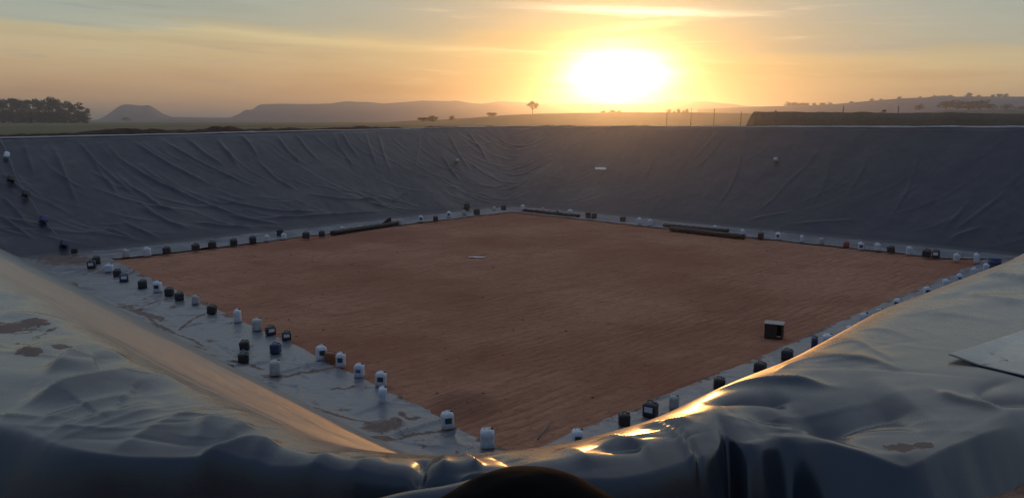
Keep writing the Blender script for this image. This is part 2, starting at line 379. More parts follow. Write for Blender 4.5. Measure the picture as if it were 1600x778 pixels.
# ------------------------------------------------------------------ near bank liner
def P6(pts, z=6.1): return [hit(a, b, z)[:2] for a, b in pts]
NF = [  # (pixels traced on the photo, width left, width right, height) -> real folds on the bank
    ([(205,560),(150,548),(105,566),(70,592)], .16, .035, .055),
    ([(300,598),(241,586),(160,600),(90,612),(30,632)], .20, .045, .06),
    ([(262,628),(200,640),(120,655),(60,668)], .14, .05, .02),
    ([(400,668),(345,660),(300,661)], .10, .03, .04),
    ([(445,698),(395,691),(350,694),(300,700)], .09, .03, .045),
    ([(130,530),(70,540),(20,556)], .18, .05, .02),
    ([(235,618),(170,627),(95,641),(40,655)], .07, .03, .012),
    ([(120,500),(60,497),(-10,492)], .2, .07, .03),
    ([(60,462),(10,462),(-60,470)], .2, .08, .03),
    ([(330,640),(285,650),(230,668),(170,690)], .09, .05, .018),
    # centre
    ([(545,703),(500,718),(470,745),(455,775)], .05, .06, .035),
    ([(610,712),(570,722),(540,745)], .05, .05, .03),
    ([(600,703),(560,698),(520,706)], .07, .05, .018),
    ([(668,708),(660,727),(655,748)], .018, .03, -.06),
    ([(690,703),(694,722),(690,745)], .045, .03, .045),
    ([(722,706),(735,725),(752,745)], .014, .03, .05),
    ([(765,705),(785,715),(800,735)], .05, .04, -.025),
    ([(870,700),(900,712),(925,735)], .05, .05, .02),
    ([(480,778),(560,768),(660,757),(770,742)], .012, .03, .05),
    # right of the corner
    ([(948,680),(975,692),(1000,697)], .03, .04, .035),
    ([(1000,668),(1050,663),(1085,668)], .035, .04, .03),
    ([(1010,700),(960,705),(935,700)], .05, .05, -.03),
    ([(1014,660),(1049,678),(1075,700),(1094,721),(1117,758)], .008, .014, .022),
    ([(1022,658),(1057,676),(1083,698),(1102,719),(1126,758)], .008, .010, -.018),
    ([(1100,632),(1160,628),(1240,626)], .05, .05, -.05),
    ([(1085,606),(1150,603),(1230,606),(1304,611)], .05, .03, .045),
    ([(1150,655),(1210,650),(1290,655),(1350,660)], .09, .05, -.035),
    ([(1205,590),(1260,568),(1350,572),(1414,590)], .05, .03, .028),
    ([(1270,548),(1330,540),(1370,560),(1400,577)], .04, .025, .020),
    ([(1320,520),(1385,525),(1440,545)], .07, .03, .016),
    ([(1250,665),(1330,650),(1380,642),(1440,640)], .16, .13, -.085),
    ([(1460,618),(1500,630),(1570,640)], .035, .03, .035),
    ([(1600,602),(1560,606),(1530,618),(1560,632),(1640,630)], .04, .03, -.045),
    ([(1215,668),(1307,688),(1400,711),(1440,708),(1486,690),(1600,652)], .03, .06, .035),
    ([(1128,690),(1130,720),(1140,775)], .03, .022, -.13),
    ([(1172,690),(1176,730),(1190,778)], .04, .03, .055),
    ([(1500,470),(1545,478),(1600,490)], .10, .05, .02),
    ([(1440,500),(1500,505),(1580,520)], .12, .05, .02),
    ([(1520,440),(1570,446),(1640,455)], .2, .08, .03),
    ([(1420,520),(1470,535),(1500,545)], .03, .02, .012),
]
_r = np.random.default_rng(21)
CR = []
for _ in range(60):
    _x = _r.uniform(-4.5, 4.5); _u = _r.uniform(.02, .95); _y = float(crestY(np.array([_x]))[0]) * (1 - _u) + float(lipY(np.array([_x]))[0]) * _u
    _a = _r.normal(.15 if _x < 0 else -.15, .45); _l = _r.uniform(.12, .55) * (.6 + abs(_x) * .3); _k = _r.normal(0, .12) * _l
    CR.append(([(_x - _l * math.cos(_a), _y - _l * math.sin(_a)), (_x + _k * math.sin(_a), _y + _k), (_x + _l * math.cos(_a), _y + _l * math.sin(_a))], _r.uniform(.012, .035), _r.uniform(.008, .016), _r.choice([-1, 1, 1]) * _r.uniform(.003, .008)))
SC = hit(1630, 555, 6.12)
def gzn(x): return np.where(x < 0, 5.46 + .35 * sstep(-x, 4, 10), 5.46 + .46 * sstep(x, .6, 1.35) + (topN(x) - 6.10) * sstep(x, 2, 6))
def bankZ(x, y):
    yc, yl, yt = crestY(x), lipY(x), toeNY(x)
    zc = topN(x)
    zg = gzn(x) - .03
    near = np.exp(-(np.abs(x) / 9) ** 2)
    yw = y - .35 * np.abs(x)
    top = zc + .009 * fbm(x * .8, yw * 2.4, 3, 3) * (1 + near) + .002 * fbm(x * 5, yw * 9, 3, 9)
    w = np.maximum(yc - yl, .1)
    top = top - .05 * sstep((yc - y) / w, .55, 1.05)
    top = top + .024 * np.exp(-(x / .8) ** 2)
    for pts, w1, w2, a in NF:
        top = top + fold(x, y, P6(pts), w1 * 1.1, w2 * .95, a * 1.0, pw=1.2)
    for pts, w1, w2, a in CR:
        top = top + fold(x, y, pts, w1, w2, a, .5, 1.1)
    ph = y - .55 * np.abs(x) + .3 * fbm(x * .8, y * .8, 2, 77)
    top = top + .007 * np.sin(ph * 14) * sstep(fbm(x, y, 2, 31), -.1, .5) * near
    mc = np.exp(-((x - SC[0]) ** 2 + (y - SC[1]) ** 2) / .85 ** 2)
    top = zc - .01 + (top - zc + .01) * (1 - .9 * np.minimum(1, 1.4 * mc))
    # outer face
    dl = np.sqrt(1 + ((lipY(x + .05) - lipY(x - .05)) / .1) ** 2)
    dl = dl * (1 + 1.3 * sstep(-x, 1.45, 2.1) + .7 * sstep(x, 1.0, 1.3))
    s = sstep(y, yl - .12 * dl, yl + .04 * dl) ** .8
    z1 = zg - .06 + (top - zg + .06) * s
    z1 = z1 + .010 * (1 - s) * s * 4 * fbm(x * 7, y * 1.5, 3, 40)
    # inner slope, blended round the crest
    tt = (y - yc) / (yt - yc)
    zs = zc * (1 - tt)
    zs = zs + .05 * fbm(x * .5, y * .5, 3, 21) * sstep(tt, 0, .1) * sstep(1 - tt, 0, .1)
    k = .13
    h = np.clip(.5 + .5 * (zs - z1) / k, 0, 1)
    z = zs * (1 - h) + z1 * h - k * h * (1 - h)
    # slope wrinkles running with the fall
    # toe to floor
    k = .25; zf = .022 + 0 * x
    h = np.clip(.5 - .5 * (z - zf) / k, 0, 1)
    z = z * (1 - h) + zf * h + k * h * (1 - h) * .6
    return z
xs = [0.0]
while xs[-1] < 46: xs.append(xs[-1] + .0125 + .020 * max(0, xs[-1] - 1.9) ** 1.05)
xs = np.array(xs); xcols = np.concatenate([-xs[:0:-1], xs])
def rows(a, b, n, last=False): 
    t_ = np.linspace(0, 1, n, endpoint=last)
    return a[None, :] + (b - a)[None, :] * t_[:, None]
yl, yc, yt = lipY(xcols), crestY(xcols), toeNY(xcols)
yt2 = np.minimum(yt - .0, MITRE + .05); ycc = np.minimum(yc + .25, MITRE)
ycc = np.maximum(ycc, yl + .3)
Yg = np.vstack([rows(yl - 1.1, yl - .30, 26), rows(yl - .30, yl + .08, 60), rows(yl + .08, ycc, 115), rows(ycc, np.maximum(yt2, ycc + .01), 150, True)])
Xg = np.broadcast_to(xcols, Yg.shape)
Zg = bankZ(Xg, Yg)
# weld seam along the left crest and long drag wrinkles on the slope
seam = [hit(a, b, z)[:2] for a, b, z in [(20,440,6.02),(53,460,6.02),(147,509,6.02),(245,567,6.02),(368,624,6.02),(480,680,6.02)]]
Zg += fold(Xg, Yg, seam, .010, .010, -.005, .05) + 0 * fold(Xg, Yg, [(p[0] + .03, p[1] + .03) for p in seam], .014, .014, .002, .05)
for i in range(70):
    x0 = -rng.uniform(.6, 26); side = -1
    if i > 45: side = 1; x0 = rng.uniform(1, 26)
    c0 = float(crestY(np.array([x0]))[0]); t0 = float(toeNY(np.array([x0]))[0])
    u = rng.uniform(.02, .8); ln = rng.uniform(1.5, 6) * (.3 + min(1, abs(x0) / 10)); y0 = c0 + u * (t0 - c0)
    dxs, dys = side * ln * .72, ln * .70
    k = rng.uniform(-.12, .2)
    Zg += fold(Xg, Yg, [(x0, y0), (x0 + dxs * .5, y0 + dys * .5 + k), (x0 + dxs, y0 + dys + k * .2)], .05 + .04 * u, .07, rng.uniform(.012, .035))
liner = empty('pond_liner', (0, 42, 0))
tag(liner, 'dark grey geomembrane sheet lining the whole square pit and draped over its near banks', 'pond liner')
def under(o):
    o.parent = liner; o.matrix_parent_inverse = Matrix.Translation((0, -42, 0)); return o
bank = under(grid_mesh('bank_sheet', np.stack([Xg, Yg, Zg], -1), M_bank, flip=True))
dirt = np.zeros_like(Xg)
def blot(D, X_, Y_, px, py, rx, ry, z, amp=1.0, rot=0.0):
    c = hit(px, py, z); e1 = hit(px + rx, py + rot * rx, z) - c; e2 = hit(px, py + ry, z) - c
    Mx = np.linalg.inv(np.array([[e1[0], e2[0]], [e1[1], e2[1]]]))
    u = Mx[0, 0] * (X_ - c[0]) + Mx[0, 1] * (Y_ - c[1]); v = Mx[1, 0] * (X_ - c[0]) + Mx[1, 1] * (Y_ - c[1])
    return np.maximum(D, amp * np.exp(-(u * u + v * v) * .7))
for a in [(15,515,45,8),(55,507,22,5),(70,522,22,4,.8,-.5),(45,553,20,7),(97,545,16,4),(1405,690,26,6),(1443,687,20,5),(30,540,30,5,.55),(1290,706,10,3,.6)]:
    dirt = blot(dirt, Xg, Yg, a[0], a[1], a[2], a[3], 6.1, *( a[4:6] if len(a) > 4 else ()))
attr(bank, 'dirt', dirt)
tts = (Yg - crestY(Xg)) / (toeNY(Xg) - crestY(Xg))
attr(bank, 'dust', sstep(tts, -.03, .05) * (.85 + .12 * fbm((Xg + Yg) * .25, (Yg - np.abs(Xg)) * 1.2, 4, 99)) + .25 * sstep(np.abs(Xg), 2, 4.5) * sstep(Yg - lipY(Xg), .05, .5) - .8 * (1 - sstep(Yg - lipY(Xg), -.06, .10)))

# liner on the pit floor at the foot of the near banks
def apron(name, side, x0, x1, n, toe, edge, far=False):
    xa = np.linspace(x0, x1, n)
    e = edge(xa) + .22 * fbm(xa * .9, xa * 0 + 3, 5, 50 + side) + .06 * np.sign(vnoise(xa * .22, xa * 0, 61) - .5)
    tq = toe(xa)
    if far: A = np.maximum(tq + .0, MITRE); B = np.maximum(e, MITRE)
    else: A = np.minimum(tq - .0, MITRE); B = np.minimum(e, MITRE)
    Yq = rows(A - (0 if far else .35), B, 64, True) if not far else rows(A + .35, B, 64, True)
    Xq = np.broadcast_to(xa, Yq.shape)
    Zq = .030 + .022 * np.maximum(0, fbm(Xq * 1.6, Yq * 1.6, 4, 70 + side)) + .012 * fbm(Xq * 5, Yq * 5, 3, 90)
    return Xq, Yq, Zq, xa
def spill(X_, Y_):
    v = np.linspace(0, 1, X_.shape[0])[:, None]
    return (.62 * sstep(v, .80, 1.0) + 0 * X_) * (.45 + .9 * sstep(fbm(X_ * .9, Y_ * .9, 4, 16), -.3, .5))
def apron_folds(Xq, Yq, Zq, k, smin, smax, sgn):
    for i in range(k):
        x0 = rng.uniform(Xq.min(), Xq.max()); yy0 = np.interp(x0, Xq[0], Yq[0]); yy1 = np.interp(x0, Xq[-1], Yq[-1])
        y0 = rng.uniform(min(yy0, yy1), max(yy0, yy1)); a = rng.uniform(0, 6.28); ln = rng.uniform(smin, smax)
        p = [(x0, y0)]; 
        for j in range(3):
            a += rng.uniform(-.5, .5); p.append((p[-1][0] + ln / 3 * math.cos(a), p[-1][1] + ln / 3 * math.sin(a)))
        Zq = Zq + fold(Xq, Yq, p, .035, .07, rng.uniform(.02, .07), .3, 1.2)
    return Zq
for side, (x0, x1) in enumerate([(-27.5, .4), (.4, 29)]):
    Xq, Yq, Zq, xa = apron('apron', side, x0, x1, 620, toeNY, edgeNY)
    Zq = apron_folds(Xq, Yq, Zq, 110, .6, 2.4, 1)
    for pts in ([(540,650),(590,635),(640,615),(680,600)], [(590,690),(650,668),(715,650),(775,632)], [(420,585),(470,575),(530,560)], [(380,585),(330,570),(260,560)]):
        if side == 0: Zq += fold(Xq, Yq, [hit(a, b, .03)[:2] for a, b in pts], .05, .10, .07)
    toe_b = sstep(-(Yq - toeNY(Xq)), -.6, .35)
    Zq = np.maximum(Zq, Zq + .10 * toe_b)
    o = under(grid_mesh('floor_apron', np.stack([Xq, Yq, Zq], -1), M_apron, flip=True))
    D = np.zeros_like(Xq)
    if side == 0:
        for a in [(590,668,26,12),(612,662,18,9),(600,690,22,6,.8),(222,490,36,5,1,.28),(255,515,20,4,1,.4),(200,478,20,3,.8),(270,480,10,4,.7,-.3),(430,587,22,3),(480,582,40,3,.8,-.12),(535,640,14,3,.8),(520,608,8,3,.7),(110,408,60,7,.9),(60,402,60,6,.8),(160,425,40,4,.7),(330,560,14,3,.7),(300,545,30,2,.75,.2),(395,600,20,2,.7),(660,700,20,3,.6)]:
            D = blot(D, Xq, Yq, a[0], a[1], a[2], a[3], .03, *(a[4:6] if len(a) > 4 else ()))
        D = np.maximum(D, .42 * sstep(fbm(Xq * 1.2, Yq * 1.2, 4, 15), .15, .6))
        for pts in ([(380,592),(430,591),(500,578),(548,570)], [(165,480),(190,484),(222,492),(258,518)], [(215,482),(250,470),(290,464)], [(255,520),(300,532),(322,548)], [(330,486),(300,500),(275,520)],
                    [(250,385),(200,430),(150,440)], [(620,640),(640,655),(660,648)], [(690,640),(660,632),(640,628)], [(560,600),(540,608),(520,604)], [(480,640),(540,655),(590,660)], [(600,700),(640,680),(700,672),(760,655)], [(350,566),(390,572),(420,580)], [(110,440),(135,462),(160,455)]):
            D = np.maximum(D, fold(Xq, Yq, [hit(a, b, .03)[:2] for a, b in pts], .10, .10, 1.0, .2, 1.3))
    else:
        D = .4 * sstep(fbm(Xq * 1.2, Yq * 1.2, 4, 15), .1, .6)
    attr(o, 'dirt', np.maximum(D, spill(Xq, Yq)))

# ------------------------------------------------------------------ far walls (rim, slope, foot) with hanging folds
def wall_pt(px, py, side):
    """where a sight line meets the sloping far wall (iterated)"""
    d = ray(px, py); Yv = 60.0
    lo, hi = 30.0, 85.0
    for _ in range(40):
        mid = (lo + hi) / 2; x = d[0] * mid / d[1]; z = EYE + d[2] * mid / d[1]
        xa = np.array([x]); t0, r0 = toeFY(xa)[0], rimFY(xa)[0]
        zw = max(0, (mid - t0) / (r0 - t0)) * rimFZ(xa)[0]
        if z > zw: lo = mid
        else: hi = mid
    return (x, mid)
WL = [[(37,222),(42,240),(52,268)],[(80,222),(95,255),(110,290),(122,318)],[(160,215),(185,243),(215,262),(250,283),(290,300),(330,318),(370,333),(420,350)],
  [(178,262),(200,285),(225,300),(250,318),(285,330)],[(190,340),(205,352),(225,362),(255,374)],[(160,353),(185,362),(208,371)],[(340,217),(355,235),(372,257)],
  [(375,210),(390,225),(403,243)],[(400,245),(415,260),(435,277),(465,295)],[(522,206),(528,225),(540,240),(555,262)],[(532,206),(545,225),(562,245)],[(656,206),(655,225),(650,255),(644,272)],
  [(608,318),(625,306),(641,292)],[(400,340),(470,338),(540,334),(605,328)],[(400,352),(450,356),(500,351)],[(0,300),(20,320),(42,346)],[(0,332),(25,352),(50,370)],
  [(120,217),(150,250),(185,280),(215,305)],[(205,217),(240,240),(280,262),(330,285)],[(250,216),(300,245),(350,268),(400,290)],[(290,214),(320,238),(350,255)],[(430,208),(450,235),(475,255)],[(215,310),(240,330),(265,345),(300,358)],
  [(140,240),(160,270),(185,300)],[(300,345),(350,352),(400,354)],[(330,300),(380,318),(440,328),(500,330)],[(480,300),(540,310),(600,306)],[(350,330),(390,342),(440,350)],
  [(700,206),(715,235),(735,265)],[(730,205),(750,230),(762,250)],[(690,240),(705,265),(720,280)],[(590,206),(600,240),(612,270)],[(462,208),(480,232),(500,250)],[(570,208),(580,235),(590,262)]]
WR = [[(1285,222),(1262,255),(1232,282),(1207,310),(1172,337)],[(1160,235),(1150,270),(1135,300),(1118,325)],[(1120,208),(1098,232),(1080,250)],[(1515,308),(1497,336),(1478,352)],[(1130,215),(1110,240),(1085,262)],
  [(1165,345),(1200,335),(1240,328)],[(1580,230),(1585,270),(1590,300)],[(1300,240),(1290,280),(1270,320)],[(1360,215),(1350,260),(1320,310)],[(1490,360),(1530,330),(1560,305)],[(1230,350),(1290,345),(1340,340)],[(1030,230),(1015,262),(1000,285)],[(1440,230),(1420,290),(1390,340)],[(1470,385),(1500,365),(1540,352)]]
def far_sheet(x0, x1, n, side):
    xa = np.linspace(x0, x1, n)
    tq = np.maximum(toeFY(xa), MITRE); rq = np.maximum(rimFY(xa), MITRE + .02); zr = rimFZ(xa)
    Yq = np.vstack([rows(tq - .3, tq + .9, 14), rows(tq + .9, np.maximum(rq - .4, tq + .91), 150), rows(np.maximum(rq - .4, tq + .91), rq + 1.0, 22, True)])
    Xq = np.broadcast_to(xa, Yq.shape)
    tt = (Yq - toeFY(Xq)) / (rimFY(Xq) - toeFY(Xq))
    Z_ = tt * rimFZ(Xq) - .16 * np.sin(np.clip(tt, 0, 1) * math.pi)
    env = sstep(tt, .0, .12) * sstep(1 - tt, -.01, .05)
    Z_ += env * (.10 * fbm(Xq * .35, Yq * .35, 4, 5) + .035 * fbm(Xq * 1.6, Yq * 1.0, 3, 8))
    for fam, am in ((WL, .13), (WR, .06)):
        for pts in fam:
            p = [wall_pt(a, b, side) for a, b in pts]
            Z_ += env * fold(Xq, Yq, p, .07, .13, am, pw=1.4)
    for i in range(250):
        sg = 1 if i < 180 else -1; x_s = -sg * rng.uniform(0, 40); r_ = 80 - .985 * abs(x_s); t_ = float(toeFY(np.array([x_s]))[0])
        v = rng.uniform(.0, .85); ys = r_ - v * (r_ - t_); ln = rng.uniform(1.2, 6.5)
        a = R(-78) + R(60) * v + rng.uniform(-.25, .25); p = [(x_s, ys)]
        for j in range(3):
            al = (.713, .70) if sg == 1 else (-.72, .68)
            dn = (.70, -.713) if sg == 1 else (-.68, -.72)
            ca, sa = math.cos(a), math.sin(-a)
            p.append((p[-1][0] + ln / 3 * (al[0] * ca + dn[0] * sa), p[-1][1] + ln / 3 * (al[1] * ca + dn[1] * sa)))
            a += .22
        Z_ += env * fold(Xq, Yq, p, .06, .10, rng.uniform(.015, .065) * (1 if sg == 1 else .4), pw=1.4)
    for x_s in np.arange(-38, 39, 4.9):      # weld seams between panels, straight down the fall
        r_ = float(rimFY(np.array([x_s]))[0]); sg = 1 if x_s < 0 else -1
        Z_ += env * fold(Xq, Yq, [(x_s, r_ + .3), (x_s + sg * 8, r_ - 8)], .06, .06, .022, .02, 1.2)
    # round the rim and bury the tail
    over = np.maximum(0, Yq - rimFY(Xq))
    k = .15; zt = rimFZ(Xq) - .02 + .03 * fbm(Xq * .6, Xq * 0, 3, 33) - .22 * sstep(over, .5, 1.0)
    h = np.clip(.5 + .5 * (zt - Z_) / k, 0, 1); Z_ = zt * (1 - h) + Z_ * h - k * h * (1 - h)
    k = .25; zf = .03; h = np.clip(.5 - .5 * (Z_ - zf) / k, 0, 1); Z_ = Z_ * (1 - h) + zf * h + k * h * (1 - h) * .6
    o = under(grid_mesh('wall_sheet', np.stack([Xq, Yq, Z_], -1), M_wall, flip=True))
    attr(o, 'dirt', .35 * sstep(fbm(Xq * .3, Yq * .3, 4, 44), .2, .7) * (1 - sstep(tt, 0, .12)))
def far_apron(x0, x1, side):
    Xe, Ye, Ze, _ = apron('a', 3 + side, max(x0, -27.5), min(x1, 29.5), 620, toeFY, edgeFY, True)
    Ze = apron_folds(Xe, Ye, Ze, 60, .8, 3, 1)
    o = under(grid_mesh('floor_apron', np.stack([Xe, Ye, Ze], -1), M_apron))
    D = np.maximum(.4 * sstep(fbm(Xe * 1.2, Ye * 1.2, 4, 15), .15, .6), spill(Xe, Ye))
    if side == 0:
        for a in [(110,405,60,6,.9),(60,400,60,6,.9),(190,405,50,4,.8)]: D = blot(D, Xe, Ye, a[0], a[1], a[2], a[3], .03, a[4])
    attr(o, 'dirt', D)
far_apron(-41, 0, 0); far_apron(0, 41, 1)
def rim_highlight(x0, x1, n, seed):  # added pale bead, stands in for the bright sun-grazed line on the rim
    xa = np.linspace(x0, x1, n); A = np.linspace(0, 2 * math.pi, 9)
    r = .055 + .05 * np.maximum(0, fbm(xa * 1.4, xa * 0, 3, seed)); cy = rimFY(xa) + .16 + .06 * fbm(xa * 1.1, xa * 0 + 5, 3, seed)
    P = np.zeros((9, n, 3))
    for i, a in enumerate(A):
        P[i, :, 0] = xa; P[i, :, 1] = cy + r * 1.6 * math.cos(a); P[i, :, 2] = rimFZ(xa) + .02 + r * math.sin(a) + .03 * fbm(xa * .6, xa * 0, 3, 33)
    under(grid_mesh('rim_highlight', P, M_rim_highlight))
M_rim_highlight = liner_mat('liner_edge_highlight', (.4, .39, .37), (.62, .58, .52), .8, .5, 1, False)  # rim highlight put into the colour, paler than the liner itself
rim_highlight(-41, 0, 900, 3); rim_highlight(0, 41, 900, 4)
far_sheet(-41, 41, 1180, 0)

# ------------------------------------------------------------------ pit floor
gx = np.linspace(-34, 34, 340); gy = np.linspace(8, 74, 330)
GX, GY = np.meshgrid(gx, gy)
rr_ = (GX * math.cos(R(44)) + GY * math.sin(R(44))); qq_ = (-GX * math.sin(R(44)) + GY * math.cos(R(44)))
GZ = -.02 + .010 * fbm(GX * .8, GY * .8, 4, 12) + .022 * fbm(rr_ * .12, qq_ * 1.3, 3, 13)
fl = grid_mesh('pit_floor', np.stack([GX, GY, GZ], -1), M_floor, flip=True); tag(fl, kind='structure')

# ------------------------------------------------------------------ ground round the pit, one sheet to the horizon
Cn = np.array([0., 41.3])
def loop_pts():
    P = []
    xr = np.concatenate([np.linspace(39.3, 8, 60, endpoint=False), np.linspace(8, -8, 420, endpoint=False), np.linspace(-8, -39.3, 60, endpoint=False)])
    yy = crestY(xr)
    for x_, y_ in zip(xr, yy): P.append((x_, y_ - .25))
    xr = np.linspace(-39.3, 39.3, 260, endpoint=False)
    for x_ in xr: P.append((x_, 80.3 - .985 * abs(x_)))
    return np.array(P)
LP = loop_pts()
def groundZ(x, y):
    d = np.hypot(x, y - 41.3)
    near = y < 41.3
    zn = gzn(x)
    zfar = rimFZ(np.clip(x, -45, 45)) - .14
    b = sstep(y, 30, 52)
    z = zn * (1 - b) + zfar * b
    z = z * (1 - sstep(d, 45, 160)) + 5.6 * sstep(d, 45, 160)
    z = z + .03 * fbm(x * 1.5, y * 1.5, 4, 80) + .02 * fbm(x * 7, y * 7, 3, 81) * (d < 60)
    return z
rings = [1.0]
for k in range(60): rings.append(rings[-1] + .0025)
while rings[-1] < 180: rings.append(rings[-1] * 1.09)
rings = np.array(rings)
XY = Cn[None, None, :] + (LP - Cn)[None, :, :] * rings[:, None, None]
XY = np.concatenate([XY, XY[:, :1]], 1)
GZ = groundZ(XY[..., 0], XY[..., 1])
gr = grid_mesh('ground', np.concatenate([XY, GZ[..., None]], -1), M_ground); tag(gr, kind='structure')

# soil berm of dark clods just behind the far rim
def berm(name, xa, hfun, mat, width=1.4):
    v = np.linspace(0, 1, 18)
    Xq, V = np.meshgrid(xa, v)
    yq = rimFY(Xq) + .55 + V * width
    hh = hfun(Xq)
    Z_ = rimFZ(Xq) - .22 + np.sin(V * math.pi) ** .7 * hh + .10 * fbm(Xq * 2.2, V * 3, 4, 19) * np.sin(V * math.pi)
    return grid_mesh(name, np.stack([Xq, yq, Z_], -1), mat, flip=True)
xa = np.linspace(-40, 38, 1500)
hb = lambda x: (.20 + .26 * np.clip(.5 + fbm(x * .55, x * 0, 4, 23), 0, 1.3)) * np.where(x > -2, .75, 1.0) + .22 * sstep(-x, 8, 18) 
b_ = berm('soil_berm', xa, hb, M_clod); tag(b_, kind='structure')

# ------------------------------------------------------------------ distant land
def ridge(name, D, depth, pts, mat, base=5.3, amp=.03, seed=1, n=1000, fr=.04):
    px = np.linspace(pts[0][0], pts[-1][0], n)
    hp = np.interp(px, [p[0] for p in pts], [p[1] for p in pts])
    hp = np.convolve(np.pad(hp, 2, mode='edge'), np.ones(5) / 5, 'valid')
    ks = np.linspace(-1, 1, 13)
    P = np.zeros((len(ks), n, 3))
    for i, k in enumerate(ks):
        for j in range(n):
            p = at_y(px[j], hp[j], D)
            rr = 1 + k * depth / D
            H = max(p[2] - base, .05)
            sh = math.cos(k * math.pi / 2) ** 1.2 if k < 0 else math.cos(k * math.pi / 2)
            P[i, j] = (p[0] * rr, D * rr, base - .3 + (H + .3) * max(sh, 0))
    nz = fbm(P[..., 0] * fr, P[..., 1] * fr, 4, seed)
    P[..., 2] += nz * amp * (P[..., 2] - base) * (np.abs(ks)[:, None] > .01) + nz * amp * .25 * (P[..., 2] - base)
    o = grid_mesh(name, P, mat, flip=True); tag(o, kind='structure'); return o
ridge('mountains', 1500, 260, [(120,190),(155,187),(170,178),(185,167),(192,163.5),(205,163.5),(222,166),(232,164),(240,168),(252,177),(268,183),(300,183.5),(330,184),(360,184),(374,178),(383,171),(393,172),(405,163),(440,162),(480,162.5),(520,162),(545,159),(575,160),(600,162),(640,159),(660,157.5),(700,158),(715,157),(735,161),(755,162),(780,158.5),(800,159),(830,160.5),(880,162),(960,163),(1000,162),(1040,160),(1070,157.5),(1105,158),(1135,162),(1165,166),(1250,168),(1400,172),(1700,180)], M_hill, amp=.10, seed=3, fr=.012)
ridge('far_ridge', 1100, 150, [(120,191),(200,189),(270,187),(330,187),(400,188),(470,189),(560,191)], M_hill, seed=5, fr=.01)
ridge('field_rise', 420, 130, [(590,192),(640,189),(690,187),(740,184),(790,180),(850,177.5),(920,176.5),(1000,176),(1080,176),(1170,177),(1260,180),(1340,186),(1400,191)], M_field, base=5.4, seed=6, amp=.08)
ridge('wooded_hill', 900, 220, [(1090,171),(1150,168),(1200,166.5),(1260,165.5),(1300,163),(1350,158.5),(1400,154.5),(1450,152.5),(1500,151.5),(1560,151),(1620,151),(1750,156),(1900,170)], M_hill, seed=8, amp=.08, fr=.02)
ridge('grass_rise', 260, 90, [(1330,192),(1380,184),(1430,178),(1480,173),(1530,172),(1600,172),(1700,173),(1900,185)], M_green, base=5.5, seed=9, amp=.1, fr=.1)
# long flat-topped earth bank to the right, beyond the rim
n = 220; xb = np.linspace(0, 1, n); A0 = at_y(1171, 175, 105); A1 = at_y(1660, 178, 92)
V = np.linspace(0, 1, 14); P = np.zeros((14, n, 3))
for i, v in enumerate(V):
    prof = min(1, v / .22, (1 - v) / .3) if 0 < v < 1 else 0
    for j, u in enumerate(xb):
        c = A0 * (1 - u) + A1 * u; en = min(1, (u / .03) ** .6, (1 - u) / .05)
        P[i, j] = (c[0], c[1] - 2 + v * 6, 5.3 + (c[2] - 5.3) * max(prof, 0) * max(en, 0))
P[..., 2] += .16 * fbm(P[..., 0] * .5, P[..., 1] * .7, 5, 77) * (P[..., 2] > 5.5)
o = grid_mesh('earth_bank', P, M_green, flip=True); tag(o, kind='structure')

# ------------------------------------------------------------------ tree prototypes
def leaf_crown(bm, centres, n, size, rs):
    for _ in range(n):
        c, r = rs.choice(centres)
        while True:
            v = Vector((rs.uniform(-1, 1), rs.uniform(-1, 1), rs.uniform(-1, 1)))
            if v.length < 1: break
        v = v.normalized() * (v.length ** .5)
        p = Vector(c) + Vector((v.x * r, v.y * r, v.z * r * .7))
        s = size * rs.uniform(.6, 1.4)
        q = Matrix.Rotation(rs.uniform(0, 6.28), 3, Vector((rs.uniform(-1, 1), rs.uniform(-1, 1), rs.uniform(-1, 1))).normalized())
        vs = [bm.verts.new(p + q @ Vector(w) * s) for w in ((-1, -.5, 0), (.6, -.7, .2), (1, .5, 0), (-.5, .8, -.2))]
        bm.faces.new(vs)
def limb(bm, a, b, r0, r1, seg=6):
    a, b = Vector(a), Vector(b); d = (b - a).normalized(); u = d.orthogonal().normalized(); w = d.cross(u)
    A = [bm.verts.new(a + (u * math.cos(k * 6.283 / seg) + w * math.sin(k * 6.283 / seg)) * r0) for k in range(seg)]
    B = [bm.verts.new(b + (u * math.cos(k * 6.283 / seg) + w * math.sin(k * 6.283 / seg)) * r1) for k in range(seg)]
    for k in range(seg): bm.faces.new((A[k], A[(k + 1) % seg], B[(k + 1) % seg], B[k]))
